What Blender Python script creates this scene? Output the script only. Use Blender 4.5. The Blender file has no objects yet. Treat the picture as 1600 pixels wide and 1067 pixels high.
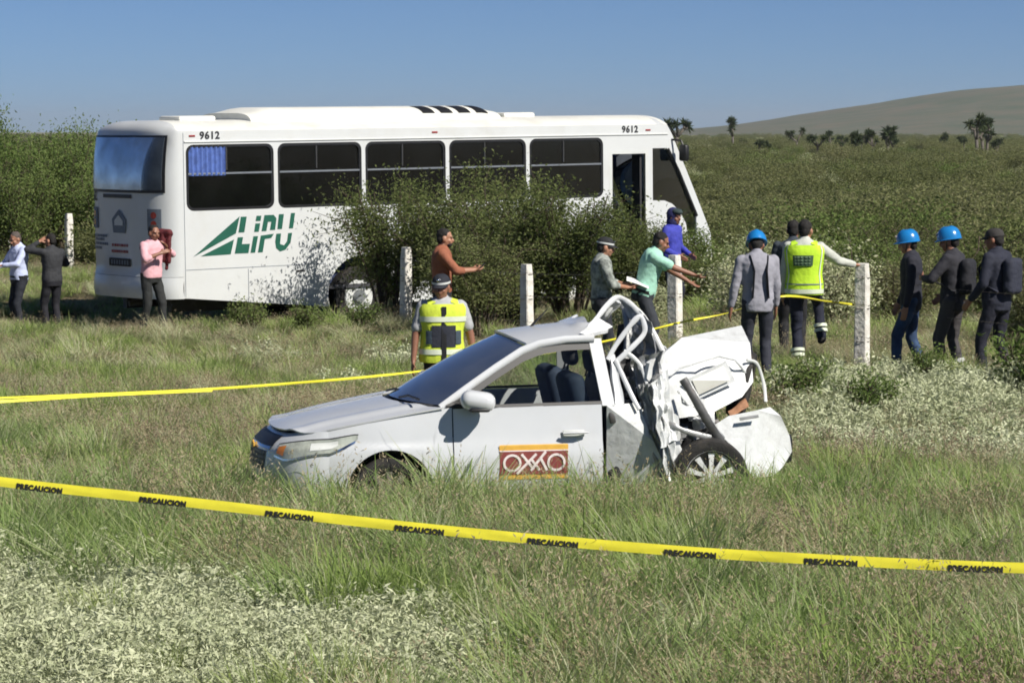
import bpy, bmesh, math, random
import numpy as np
from mathutils import Vector, Matrix, Euler, noise

R = math.radians
PI = math.pi
SC = bpy.context.scene
C = SC.collection

# ------------------------------------------------------------------ camera, light, exposure
cam_d = bpy.data.cameras.new('camera')
cam_d.sensor_width = 36.0
cam_d.lens = 36.0 * 4500 / 1600
cam_d.clip_start = 0.5
cam_d.clip_end = 20000
cam = bpy.data.objects.new('camera', cam_d)
C.objects.link(cam)
CAM_Z = 3.0
cam.location = (0, 0, CAM_Z)
cam.rotation_euler = (R(90) - math.atan(328 / 4500), 0, 0)
SC.camera = cam

SUN_AZ, SUN_EL = 129.0, 42.0          # clockwise from +Y (the view direction); behind the right shoulder
world = bpy.data.worlds.new('World')
SC.world = world
world.use_nodes = True
wn = world.node_tree
for n in list(wn.nodes):
    wn.nodes.remove(n)
w_out = wn.nodes.new('ShaderNodeOutputWorld')
w_bg = wn.nodes.new('ShaderNodeBackground')
w_sky = wn.nodes.new('ShaderNodeTexSky')
w_sky.sky_type = 'NISHITA'
w_sky.sun_disc = False
w_sky.sun_elevation = R(SUN_EL)
w_sky.sun_rotation = R(SUN_AZ)
w_sky.altitude = 1200
w_sky.air_density = 0.5
w_sky.dust_density = 0.7
w_sky.ozone_density = 8.0
w_bg.inputs['Strength'].default_value = 0.052
wn.links.new(w_sky.outputs[0], w_bg.inputs['Color'])
wn.links.new(w_bg.outputs[0], w_out.inputs['Surface'])

sun_d = bpy.data.lights.new('sun', 'SUN')
sun_d.energy = 4.2
sun_d.angle = R(0.53)
sun_d.color = (1.0, 0.945, 0.86)
sun = bpy.data.objects.new('sun', sun_d)
C.objects.link(sun)
sd = Vector((math.sin(R(SUN_AZ)) * math.cos(R(SUN_EL)), math.cos(R(SUN_AZ)) * math.cos(R(SUN_EL)), math.sin(R(SUN_EL))))
sun.rotation_euler = (-sd).to_track_quat('-Z', 'Y').to_euler()
sun.location = (8, -5, 20)

SC.view_settings.view_transform = 'Standard'
SC.view_settings.look = 'None'
SC.view_settings.exposure = 0.58
SC.view_settings.gamma = 1.0
SC.render.engine = 'CYCLES'
SC.cycles.use_denoising = True
SC.cycles.use_adaptive_sampling = True
SC.cycles.adaptive_threshold = 0.03
SC.cycles.volume_bounces = 0
SC.cycles.max_bounces = 5
SC.cycles.diffuse_bounces = 2
SC.cycles.glossy_bounces = 2
SC.cycles.transmission_bounces = 4
SC.cycles.transparent_max_bounces = 10
SC.cycles.sample_clamp_indirect = 4.0
SC.cycles.filter_width = 1.8

# ------------------------------------------------------------------ materials
def nd(nt, t, **kw):
    n = nt.nodes.new(t)
    for k, v in kw.items():
        setattr(n, k, v)
    return n

def pm(name, col, rough=0.6, metal=0.0, var=0.0, vscale=6.0, bump=0.0, bscale=40.0, coat=0.0, col2=None, emit=None, dirt=None):
    """Principled material with procedural colour variation, optional bump and low dirt."""
    m = bpy.data.materials.new(name)
    m.use_nodes = True
    nt = m.node_tree
    b = nt.nodes['Principled BSDF']
    b.inputs['Base Color'].default_value = (*col, 1)
    b.inputs['Roughness'].default_value = rough
    b.inputs['Metallic'].default_value = metal
    if coat:
        b.inputs['Coat Weight'].default_value = coat
        b.inputs['Coat Roughness'].default_value = 0.06
    tc = nd(nt, 'ShaderNodeTexCoord')
    last = None
    if var > 0 or col2:
        nz = nd(nt, 'ShaderNodeTexNoise')
        nz.inputs['Scale'].default_value = vscale
        nz.inputs['Detail'].default_value = 5
        nz.inputs['Roughness'].default_value = 0.65
        nt.links.new(tc.outputs['Object'], nz.inputs['Vector'])
        mx = nd(nt, 'ShaderNodeMix', data_type='RGBA')
        c2 = col2 or tuple(c * (1 - var) for c in col)
        mx.inputs[6].default_value = (*col, 1)
        mx.inputs[7].default_value = (*c2, 1)
        rp = nd(nt, 'ShaderNodeMapRange')
        rp.inputs['From Min'].default_value = 0.38
        rp.inputs['From Max'].default_value = 0.66
        nt.links.new(nz.outputs[0], rp.inputs['Value'])
        nt.links.new(rp.outputs[0], mx.inputs[0])
        last = mx.outputs[2]
        nt.links.new(last, b.inputs['Base Color'])
    if dirt:
        dcol, amt, dsc = dirt
        n2 = nd(nt, 'ShaderNodeTexNoise')
        n2.inputs['Scale'].default_value = dsc
        n2.inputs['Detail'].default_value = 8
        n2.inputs['Roughness'].default_value = 0.7
        nt.links.new(tc.outputs['Object'], n2.inputs['Vector'])
        r2 = nd(nt, 'ShaderNodeMapRange')
        r2.inputs['From Min'].default_value = 0.5
        r2.inputs['From Max'].default_value = 0.8
        r2.inputs['To Max'].default_value = amt
        nt.links.new(n2.outputs[0], r2.inputs['Value'])
        m2 = nd(nt, 'ShaderNodeMix', data_type='RGBA')
        if last:
            nt.links.new(last, m2.inputs[6])
        else:
            m2.inputs[6].default_value = (*col, 1)
        m2.inputs[7].default_value = (*dcol, 1)
        nt.links.new(r2.outputs[0], m2.inputs[0])
        nt.links.new(m2.outputs[2], b.inputs['Base Color'])
    if bump > 0:
        n3 = nd(nt, 'ShaderNodeTexNoise')
        n3.inputs['Scale'].default_value = bscale
        n3.inputs['Detail'].default_value = 6
        nt.links.new(tc.outputs['Object'], n3.inputs['Vector'])
        bp = nd(nt, 'ShaderNodeBump')
        bp.inputs['Strength'].default_value = bump
        bp.inputs['Distance'].default_value = 0.02
        nt.links.new(n3.outputs[0], bp.inputs['Height'])
        nt.links.new(bp.outputs[0], b.inputs['Normal'])
    return m

def leafmat(name, cols, trans=0.35, rough=0.55, basecol=None):
    """Leaf / blade colour: varies per leaf and per plant; partly translucent."""
    m = bpy.data.materials.new(name)
    m.use_nodes = True
    nt = m.node_tree
    for n in list(nt.nodes):
        nt.nodes.remove(n)
    out = nd(nt, 'ShaderNodeOutputMaterial')
    geo = nd(nt, 'ShaderNodeNewGeometry')
    oi = nd(nt, 'ShaderNodeObjectInfo')
    add = nd(nt, 'ShaderNodeMath', operation='MULTIPLY_ADD')
    nt.links.new(oi.outputs['Random'], add.inputs[0])
    add.inputs[1].default_value = 0.45
    mul = nd(nt, 'ShaderNodeMath', operation='MULTIPLY')
    nt.links.new(geo.outputs['Random Per Island'], mul.inputs[0])
    mul.inputs[1].default_value = 0.55
    nt.links.new(mul.outputs[0], add.inputs[2])
    cr = nd(nt, 'ShaderNodeValToRGB')
    els = cr.color_ramp.elements
    while len(els) < len(cols):
        els.new(0.5)
    for i, c in enumerate(cols):
        els[i].position = i / (len(cols) - 1)
        els[i].color = (*c, 1)
    nt.links.new(add.outputs[0], cr.inputs[0])
    d = nd(nt, 'ShaderNodeBsdfDiffuse')
    t = nd(nt, 'ShaderNodeBsdfTranslucent')
    mix = nd(nt, 'ShaderNodeMixShader')
    mix.inputs[0].default_value = trans
    nt.links.new(cr.outputs[0], d.inputs['Color'])
    nt.links.new(cr.outputs[0], t.inputs['Color'])
    nt.links.new(d.outputs[0], mix.inputs[1])
    nt.links.new(t.outputs[0], mix.inputs[2])
    nt.links.new(mix.outputs[0], out.inputs['Surface'])
    return m

def glassmat(name, tint, gloss_rough=0.03, ior=1.45, film=0.0, film_col=(0.3, 0.32, 0.33)):
    m = bpy.data.materials.new(name)
    m.use_nodes = True
    nt = m.node_tree
    for n in list(nt.nodes):
        nt.nodes.remove(n)
    out = nd(nt, 'ShaderNodeOutputMaterial')
    tr = nd(nt, 'ShaderNodeBsdfTransparent')
    tr.inputs[0].default_value = (*tint, 1)
    gl = nd(nt, 'ShaderNodeBsdfGlossy')
    gl.inputs['Roughness'].default_value = gloss_rough
    gl.inputs['Color'].default_value = (0.9, 0.95, 1, 1)
    fr = nd(nt, 'ShaderNodeFresnel')
    fr.inputs[0].default_value = ior
    mix = nd(nt, 'ShaderNodeMixShader')
    nt.links.new(fr.outputs[0], mix.inputs[0])
    nt.links.new(tr.outputs[0], mix.inputs[1])
    nt.links.new(gl.outputs[0], mix.inputs[2])
    last = mix.outputs[0]
    if film:                                   # matte film: dust, and colour painted in for the sky's reflection
        df = nd(nt, 'ShaderNodeBsdfDiffuse')
        df.inputs['Color'].default_value = (*film_col, 1)
        tc = nd(nt, 'ShaderNodeTexCoord'); nz = nd(nt, 'ShaderNodeTexNoise')
        nz.inputs['Scale'].default_value = 3.0; nz.inputs['Detail'].default_value = 6
        nt.links.new(tc.outputs['Object'], nz.inputs['Vector'])
        mr = nd(nt, 'ShaderNodeMapRange')
        mr.inputs['From Min'].default_value = 0.3; mr.inputs['From Max'].default_value = 0.7
        mr.inputs['To Min'].default_value = film * 0.6; mr.inputs['To Max'].default_value = film * 1.3
        nt.links.new(nz.outputs[0], mr.inputs['Value'])
        m2 = nd(nt, 'ShaderNodeMixShader')
        nt.links.new(mr.outputs[0], m2.inputs[0]); nt.links.new(last, m2.inputs[1]); nt.links.new(df.outputs[0], m2.inputs[2])
        last = m2.outputs[0]
    nt.links.new(last, out.inputs['Surface'])
    return m

M = {}
M['bus_white'] = pm('bus_white', (0.61, 0.63, 0.63), 0.35, var=0.05, vscale=1.5, coat=0.25, dirt=((0.42, 0.38, 0.30), 0.35, 1.1))
M['bus_roof'] = pm('bus_roof', (0.74, 0.74, 0.68), 0.5, var=0.1, vscale=1.2, dirt=((0.40, 0.37, 0.30), 0.5, 1.6))
M['bus_grey'] = pm('bus_grey', (0.62, 0.64, 0.62), 0.5, var=0.08, vscale=3)
M['black_trim'] = pm('black_trim', (0.012, 0.012, 0.013), 0.45, var=0.3, vscale=8)
M['black_rubber'] = pm('black_rubber', (0.022, 0.021, 0.020), 0.8, var=0.4, vscale=14, bump=0.3, bscale=60, dirt=((0.16, 0.13, 0.10), 0.5, 6))
M['dark_plastic'] = pm('dark_plastic', (0.035, 0.036, 0.038), 0.6, var=0.3, vscale=20)
M['interior'] = pm('interior', (0.05, 0.052, 0.06), 0.8, var=0.3, vscale=6)
M['seat_blue'] = pm('seat_blue', (0.03, 0.045, 0.12), 0.85, var=0.3, vscale=12, bump=0.2)
M['curtain_blue'] = pm('curtain_blue', (0.09, 0.16, 0.46), 0.85, var=0.35, vscale=9)
M['logo_green'] = pm('logo_green', (0.014, 0.105, 0.070), 0.45, var=0.15, vscale=5)
M['ink_black'] = pm('ink_black', (0.02, 0.02, 0.022), 0.6, var=0.2, vscale=20)
M['ink_red'] = pm('ink_red', (0.36, 0.05, 0.04), 0.6, var=0.2, vscale=20)
M['ink_grey'] = pm('ink_grey', (0.17, 0.20, 0.24), 0.6, var=0.3, vscale=30)
M['bus_glass'] = glassmat('bus_glass', (0.10, 0.115, 0.14), 0.04, 1.4, 0.012)
M['bus_glass_clear'] = glassmat('bus_glass_clear', (0.62, 0.66, 0.62))
M['rear_glass'] = glassmat('rear_glass', (0.03, 0.035, 0.045), 0.25, 1.30, 0.45, (0.10, 0.125, 0.16))
M['alu'] = pm('alu', (0.38, 0.40, 0.42), 0.38, metal=0.7, var=0.15, vscale=12)
M['lamp_red'] = pm('lamp_red', (0.30, 0.03, 0.025), 0.2, var=0.2, vscale=25, coat=0.5)
M['lamp_amber'] = pm('lamp_amber', (0.65, 0.22, 0.04), 0.25, var=0.2, vscale=25, coat=0.5)
M['car_white'] = pm('car_white', (0.58, 0.60, 0.62), 0.26, var=0.04, vscale=3, coat=0.55, dirt=((0.46, 0.43, 0.37), 0.30, 2.2))
M['torn_white'] = pm('torn_white', (0.64, 0.66, 0.66), 0.38, var=0.12, vscale=7, coat=0.25, bump=0.35, bscale=14, dirt=((0.20, 0.18, 0.15), 0.42, 9.0))
M['torn_metal'] = pm('torn_metal', (0.42, 0.43, 0.43), 0.45, metal=0.45, var=0.35, vscale=9, bump=0.4, bscale=20, dirt=((0.16, 0.13, 0.11), 0.7, 8))
M['dark_metal'] = pm('dark_metal', (0.13, 0.13, 0.13), 0.5, metal=0.6, var=0.4, vscale=12, dirt=((0.15, 0.08, 0.04), 0.5, 9))
M['car_glass'] = glassmat('car_glass', (0.80, 0.84, 0.82))
M['windscreen'] = glassmat('windscreen', (0.30, 0.33, 0.34), 0.05, 1.42, 0.12)
M['car_seat'] = pm('car_seat', (0.030, 0.031, 0.035), 0.85, var=0.3, vscale=15, bump=0.2)
M['car_seat_blue'] = pm('car_seat_blue', (0.020, 0.035, 0.065), 0.8, var=0.3, vscale=15)
M['chrome'] = pm('chrome', (0.75, 0.76, 0.78), 0.14, metal=1.0, var=0.05, vscale=8)
M['rim_silver'] = pm('rim_silver', (0.78, 0.79, 0.80), 0.35, metal=0.1, var=0.1, vscale=20, dirt=((0.25, 0.2, 0.15), 0.35, 14))
M['rim_muddy'] = pm('rim_muddy', (0.17, 0.15, 0.125), 0.7, var=0.4, vscale=12)
M['headlamp_lens'] = pm('headlamp_lens', (0.50, 0.53, 0.46), 0.12, var=0.45, vscale=9, coat=0.9)
M['foam_brown'] = pm('foam_brown', (0.34, 0.17, 0.09), 0.8, var=0.4, vscale=20)
M['oxxo_red'] = pm('oxxo_red', (0.24, 0.055, 0.05), 0.5, var=0.15, vscale=12)
M['oxxo_yellow'] = pm('oxxo_yellow', (0.75, 0.43, 0.07), 0.5, var=0.15, vscale=12)
M['oxxo_white'] = pm('oxxo_white', (0.76, 0.68, 0.66), 0.5, var=0.1, vscale=12)
M['post_white'] = pm('post_white', (0.74, 0.72, 0.66), 0.85, var=0.12, vscale=5, bump=0.6, bscale=25, dirt=((0.30, 0.26, 0.20), 0.75, 5))
M['wire'] = pm('wire', (0.25, 0.22, 0.2), 0.5, metal=0.8, var=0.3, vscale=30)
M['tape'] = pm('tape', (0.80, 0.73, 0.05), 0.42, var=0.08, vscale=8)
M['tape_ink'] = pm('tape_ink', (0.02, 0.02, 0.018), 0.6, var=0.2, vscale=30)
M['soil'] = None
M['bark'] = pm('bark', (0.10, 0.075, 0.05), 0.9, var=0.5, vscale=30, bump=0.5, bscale=60)
M['dead_wood'] = pm('dead_wood', (0.13, 0.115, 0.095), 0.9, var=0.4, vscale=20)
SKIN = {}
for k, c in dict(tan=(0.40, 0.20, 0.125), dark=(0.27, 0.125, 0.078), mid=(0.34, 0.165, 0.10)).items():
    SKIN[k] = pm('skin_' + k, c, 0.5, var=0.15, vscale=18)
_cl = {}
def cloth(col, key=None, var=0.18, vs=9, col2=None):
    k = (col, col2)
    if k not in _cl:
        _cl[k] = pm('cloth_%d' % len(_cl), col, 0.85, var=var, vscale=vs, bump=0.35, bscale=22, col2=col2)
    return _cl[k]

# ------------------------------------------------------------------ mesh helpers
class MB:
    def __init__(s):
        s.v, s.f, s.m = [], [], []
    def add(s, vs, fs, mi=0):
        o = len(s.v)
        s.v.extend([tuple(p) for p in vs])
        s.f.extend([tuple(i + o for i in f) for f in fs])
        s.m.extend([mi] * len(fs))
        return s
    def box(s, c, size, rot=None, mi=0):
        x, y, z = [a / 2 for a in size]
        vs = [Vector((sx * x, sy * y, sz * z)) for sz in (-1, 1) for sx, sy in ((-1, -1), (1, -1), (1, 1), (-1, 1))]
        if rot is not None:
            e = Euler(rot).to_matrix()
            vs = [e @ v for v in vs]
        vs = [v + Vector(c) for v in vs]
        return s.add(vs, [(3, 2, 1, 0), (4, 5, 6, 7), (0, 1, 5, 4), (1, 2, 6, 5), (2, 3, 7, 6), (3, 0, 4, 7)], mi)
    def rbox(s, c, size, r=0.02, rot=None, seg=2, mi=0):
        bm = bmesh.new()
        bmesh.ops.create_cube(bm, size=1.0)
        bmesh.ops.scale(bm, vec=size, verts=bm.verts)
        bmesh.ops.bevel(bm, geom=bm.edges[:], offset=min(r, min(size) * 0.49), segments=seg, affect='EDGES', profile=0.5)
        mt = Matrix.Translation(c)
        if rot is not None:
            mt = mt @ Euler(rot).to_matrix().to_4x4()
        bm.transform(mt)
        bm.verts.index_update()
        vs = [v.co.copy() for v in bm.verts]
        fs = [[v.index for v in f.verts] for f in bm.faces]
        bm.free()
        return s.add(vs, fs, mi)
    def loft(s, rings, cap=True, closed=True, mi=0):
        n = len(rings[0])
        vs = [p for r in rings for p in r]
        fs = []
        for i in range(len(rings) - 1):
            for j in range(n if closed else n - 1):
                k = (j + 1) % n
                fs.append((i * n + j, i * n + k, (i + 1) * n + k, (i + 1) * n + j))
        if cap and closed:
            fs.append(tuple(range(n - 1, -1, -1)))
            fs.append(tuple((len(rings) - 1) * n + j for j in range(n)))
        return s.add(vs, fs, mi)
    def tube(s, pts, rad, n=8, cap=True, flat=1.0, up=None, mi=0):
        pts = [Vector(p) for p in pts]
        if not hasattr(rad, '__len__'):
            rad = [rad] * len(pts)
        rings = []
        ref = Vector(up) if up is not None else None
        px = None
        for i, p in enumerate(pts):
            d = (pts[min(i + 1, len(pts) - 1)] - pts[max(i - 1, 0)])
            if d.length < 1e-9:
                d = Vector((0, 0, 1))
            d.normalize()
            if ref is not None:
                a = ref
            elif px is not None:
                a = px
            else:
                a = Vector((0, 0, 1)) if abs(d.z) < 0.9 else Vector((1, 0, 0))
            x = a - d * a.dot(d)
            if x.length < 1e-6:
                x = d.orthogonal()
            x.normalize()
            y = d.cross(x)
            px = x
            rings.append([p + (x * math.cos(2 * PI * k / n) * flat + y * math.sin(2 * PI * k / n)) * rad[i] for k in range(n)])
        return s.loft(rings, cap, True, mi)
    def capsule(s, a, b, ra, rb, n=12, flat=1.0, up=None):
        a, b = Vector(a), Vector(b)
        d = (b - a)
        L = d.length
        d = d.normalized() if L > 1e-6 else Vector((0, 0, 1))
        pts, rad = [], []
        for t in (0.02, 0.3, 0.6, 0.86):
            ang = (1 - t) * PI / 2
            pts.append(a - d * ra * math.sin(ang)); rad.append(ra * math.cos(ang) if t > 0.03 else ra * 0.08)
        pts.append(a); rad.append(ra)
        pts.append(b); rad.append(rb)
        for t in (0.86, 0.6, 0.3, 0.02):
            ang = (1 - t) * PI / 2
            pts.append(b + d * rb * math.sin(ang)); rad.append(rb * math.cos(ang) if t > 0.03 else rb * 0.08)
        x = Vector(up) if up is not None else d.orthogonal()
        x = (x - d * x.dot(d)).normalized()
        y = d.cross(x)
        rings = [[p + (x * math.cos(2 * PI * k / n) * flat + y * math.sin(2 * PI * k / n)) * r for k in range(n)] for p, r in zip(pts, rad)]
        return s.loft(rings, True, True)
    def ell(s, c, rx, ry, rz, mat=None, nu=14, nv=9):
        rings = []
        for i in range(nv + 1):
            a = -PI / 2 + PI * min(max(i / nv, 0.01), 0.99)
            ring = []
            for k in range(nu):
                t = 2 * PI * k / nu
                p = Vector((rx * math.cos(a) * math.cos(t), ry * math.cos(a) * math.sin(t), rz * math.sin(a)))
                if mat is not None:
                    p = mat @ p
                ring.append(p + Vector(c))
            rings.append(ring)
        return s.loft(rings, True, True)
    def grid(s, fn, us, vs_, mi=0, flip=False):
        pts = [fn(u, v) for v in vs_ for u in us]
        n = len(us)
        fs = []
        for j in range(len(vs_) - 1):
            for i in range(n - 1):
                q = (j * n + i, j * n + i + 1, (j + 1) * n + i + 1, (j + 1) * n + i)
                fs.append(q[::-1] if flip else q)
        return s.add(pts, fs, mi)
    def mesh(s, name, mats, smooth=True):
        me = bpy.data.meshes.new(name)
        me.from_pydata([tuple(v) for v in s.v], [], s.f)
        for m in (mats if isinstance(mats, (list, tuple)) else [mats]):
            me.materials.append(m)
        if any(s.m):
            me.polygons.foreach_set('material_index', s.m)
        if smooth:
            me.polygons.foreach_set('use_smooth', [True] * len(me.polygons))
        me.update()
        return me
    def build(s, name, mats, parent=None, smooth=True, auto=35, thick=0.0, weld=False):
        me = s.mesh(name, mats, False)
        if weld or thick:
            bm = bmesh.new(); bm.from_mesh(me)
            bmesh.ops.remove_doubles(bm, verts=bm.verts, dist=1e-5)
            if thick:
                bmesh.ops.recalc_face_normals(bm, faces=bm.faces)
                bmesh.ops.solidify(bm, geom=bm.faces[:], thickness=thick)
            bm.to_mesh(me); bm.free()
        if smooth:
            shade(me, auto)
        return link(name, me, parent)

def shade(me, auto=35):
    me.polygons.foreach_set('use_smooth', [True] * len(me.polygons))
    if auto < 179:
        bm = bmesh.new(); bm.from_mesh(me)
        lim = R(auto)
        for e in bm.edges:
            if len(e.link_faces) == 2 and e.calc_face_angle(0) > lim:
                e.smooth = False
        bm.to_mesh(me); bm.free()
    me.update()

def link(name, data, parent=None):
    o = bpy.data.objects.new(name, data)
    C.objects.link(o)
    if parent is not None:
        o.parent = parent
    return o

def tag(o, label=None, cat=None, group=None, kind=None):
    if label: o['label'] = label
    if cat: o['category'] = cat
    if group: o['group'] = group
    if kind: o['kind'] = kind
    return o

def empty(name, loc=(0, 0, 0), rot=(0, 0, 0)):
    o = bpy.data.objects.new(name, None)
    o.empty_display_size = 0.3
    C.objects.link(o)
    o.location = loc
    o.rotation_euler = rot
    return o

BENCH = bpy.data.scenes.new('bench')      # empty scratch scene in which modifiers are evaluated
def eval_mesh(ob):
    if ob.type != 'MESH':
        me = bpy.data.meshes.new_from_object(ob)
    else:
        BENCH.collection.objects.link(ob)
        BENCH.view_layers[0].update()
        me = bpy.data.meshes.new_from_object(ob.evaluated_get(BENCH.view_layers[0].depsgraph))
    bpy.data.objects.remove(ob)
    return me

def plate_mesh(name, polys, th, mat, fmap, bevel=0.0):
    """Flat plate cut from closed polygons (inner ones are holes), thickness th, mapped by fmap(x, y, z)."""
    cu = bpy.data.curves.new(name, 'CURVE')
    cu.dimensions = '2D'
    cu.fill_mode = 'BOTH'
    cu.extrude = th / 2
    cu.bevel_depth = bevel
    cu.bevel_resolution = 1
    for pl in polys:
        sp = cu.splines.new('POLY')
        sp.points.add(len(pl) - 1)
        for i, p in enumerate(pl):
            sp.points[i].co = (p[0], p[1], 0, 1)
        sp.use_cyclic_u = True
    ob = bpy.data.objects.new('tmp', cu)
    me = eval_mesh(ob)
    bpy.data.curves.remove(cu)
    me.name = name
    for v in me.vertices:
        v.co = fmap(v.co.x, v.co.y, v.co.z)
    me.materials.clear()
    me.materials.append(mat)
    me.update()
    return me

def plate(name, polys, th, mat, fmap, parent=None, bevel=0.0):
    return link(name, plate_mesh(name, polys, th, mat, fmap, bevel), parent)

def text_mesh(name, body, size, mat, fmap, th=0.002, offset=0.0, shear=0.0, spacing=1.0):
    cu = bpy.data.curves.new(name, 'FONT')
    cu.body = body
    cu.size = size
    cu.extrude = th / 2
    cu.offset = offset
    cu.shear = shear
    cu.space_character = spacing
    cu.align_x = 'CENTER'
    cu.align_y = 'CENTER'
    cu.resolution_u = 3
    ob = bpy.data.objects.new('tmp', cu)
    me = eval_mesh(ob)
    bpy.data.curves.remove(cu)
    me.name = name
    for v in me.vertices:
        v.co = fmap(v.co.x, v.co.y, v.co.z)
    me.materials.clear()
    me.materials.append(mat)
    me.update()
    return me

def rrect(x0, y0, x1, y1, r, n=5):
    out = []
    for cx, cy, a0 in ((x1 - r, y1 - r, 0), (x0 + r, y1 - r, 90), (x0 + r, y0 + r, 180), (x1 - r, y0 + r, 270)):
        for i in range(n + 1):
            a = R(a0 + 90 * i / n)
            out.append((cx + r * math.cos(a), cy + r * math.sin(a)))
    return out

def sstep(x):
    x = min(max(x, 0.0), 1.0)
    return x * x * (3 - 2 * x)

def lin(a, b, n):
    return [a + (b - a) * i / (n - 1) for i in range(n)]

# ------------------------------------------------------------------ ground
BUS_O = Vector((-5.46, 45.9))
BUS_PHI = R(38)
BUS_D = Vector((math.cos(BUS_PHI), math.sin(BUS_PHI)))
BUS_N = Vector((-math.sin(BUS_PHI), math.cos(BUS_PHI)))
BUS_C0 = BUS_O + BUS_N * 1.25

def g(x, y):
    z = 0.0
    p = Vector((x, y)) - BUS_C0
    t = min(max(p.dot(BUS_D), 0.0), 11.4)
    d = (p - BUS_D * t).length
    z -= 0.30 * (1 - sstep((d - 2.0) / 2.6))
    z += 0.36 * sstep((x - 0.0) / 3.2) * sstep((y - 24.5) / 4.5) * (1 - sstep((y - 44) / 30)) * sstep((d - 1.9) / 2.5)
    z += 1.4 * sstep((13.2 - y) / 10)
    z -= 0.05 * math.exp(-((x - 0.3) / 2.6) ** 2 - ((y - 22.8) / 1.4) ** 2)
    if y < 200:
        w = 1 - sstep((y - 120) / 80)
        z += w * 0.05 * noise.noise(Vector((x * 0.55, y * 0.55, 3.1)))
        z += w * 0.025 * noise.noise(Vector((x * 1.9, y * 1.9, 7.7)))
    return z

def soil_material():
    m = bpy.data.materials.new('dry_soil')
    m.use_nodes = True
    nt = m.node_tree
    b = nt.nodes['Principled BSDF']
    b.inputs['Roughness'].default_value = 0.95
    b.inputs['Specular IOR Level'].default_value = 0.1
    tc = nd(nt, 'ShaderNodeTexCoord')
    def nz(sc, det=6):
        n = nd(nt, 'ShaderNodeTexNoise')
        n.inputs['Scale'].default_value = sc
        n.inputs['Detail'].default_value = det
        n.inputs['Roughness'].default_value = 0.7
        nt.links.new(tc.outputs['Object'], n.inputs['Vector'])
        return n
    n1, n2, n3 = nz(0.35), nz(3.0), nz(0.09, 8)
    r1 = nd(nt, 'ShaderNodeValToRGB')
    r1.color_ramp.elements[0].position = 0.35
    r1.color_ramp.elements[0].color = (0.085, 0.085, 0.035, 1)
    r1.color_ramp.elements[1].position = 0.68
    r1.color_ramp.elements[1].color = (0.25, 0.20, 0.13, 1)
    nt.links.new(n1.outputs[0], r1.inputs[0])
    r2 = nd(nt, 'ShaderNodeValToRGB')
    r2.color_ramp.elements[0].position = 0.38
    r2.color_ramp.elements[0].color = (0.13, 0.14, 0.06, 1)
    r2.color_ramp.elements[1].position = 0.62
    r2.color_ramp.elements[1].color = (0.30, 0.27, 0.16, 1)
    nt.links.new(n3.outputs[0], r2.inputs[0])
    sep = nd(nt, 'ShaderNodeSeparateXYZ')
    nt.links.new(tc.outputs['Object'], sep.inputs[0])
    mr = nd(nt, 'ShaderNodeMapRange')
    mr.inputs['From Min'].default_value = 55
    mr.inputs['From Max'].default_value = 110
    nt.links.new(sep.outputs['Y'], mr.inputs['Value'])
    mx = nd(nt, 'ShaderNodeMix', data_type='RGBA')
    nt.links.new(mr.outputs[0], mx.inputs[0])
    nt.links.new(r1.outputs[0], mx.inputs[6])
    nt.links.new(r2.outputs[0], mx.inputs[7])
    m2 = nd(nt, 'ShaderNodeMix', data_type='RGBA', blend_type='MULTIPLY')
    m2.inputs[0].default_value = 0.5
    nt.links.new(mx.outputs[2], m2.inputs[6])
    nt.links.new(n2.outputs[0], m2.inputs[7])
    nt.links.new(m2.outputs[2], b.inputs['Base Color'])
    bp = nd(nt, 'ShaderNodeBump')
    bp.inputs['Strength'].default_value = 0.6
    bp.inputs['Distance'].default_value = 0.05
    nt.links.new(nz(9.0).outputs[0], bp.inputs['Height'])
    nt.links.new(bp.outputs[0], b.inputs['Normal'])
    return m
M['soil'] = soil_material()

def spaced(a, b, step, far_neg, far_pos):
    out = [a + step * i for i in range(int(round((b - a) / step)) + 1)]
    s, x = step, out[-1]
    while x < far_pos:
        s *= 1.35; x += s; out.append(min(x, far_pos))
    s, x = step, out[0]
    pre = []
    while x > far_neg:
        s *= 1.35; x -= s; pre.append(max(x, far_neg))
    return pre[::-1] + out

mb = MB()
gx = spaced(-14, 14, 0.4, -4500, 4500)
gy = spaced(0, 80, 0.45, -300, 9000)
mb.grid(lambda x, y: (x, y, g(x, y)), gx, gy)
tag(mb.build('ground', M['soil'], auto=180), kind='structure')

# far hill on the right
HX = [(100, -2), (159, 5.0), (211, 10.5), (254, 17), (310, 25.8), (375, 36), (419, 42), (462, 44.5), (540, 47), (640, 44), (780, 36), (950, 22), (1150, 6), (1250, -3)]
def hprof(x):
    for (x0, h0), (x1, h1) in zip(HX, HX[1:]):
        if x0 <= x <= x1:
            t = (x - x0) / (x1 - x0)
            return h0 + (h1 - h0) * t
    return -3
mb = MB()
mb.grid(lambda x, y: (x, y, hprof(x * (2600 / 2600)) * math.exp(-((y - 2600) / 620) ** 2) - 0.5
                      + 1.3 * noise.noise(Vector((x * 0.012, y * 0.008, 1))) + 0.5 * noise.noise(Vector((x * 0.05, y * 0.03, 5)))),
        lin(100, 1250, 140), lin(1500, 3700, 90))
hm = pm('hill_scrub', (0.066, 0.088, 0.048), 0.95, vscale=0.025, col2=(0.13, 0.11, 0.072), bump=0.0)
tag(mb.build('hill', hm, auto=180), kind='structure')

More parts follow.
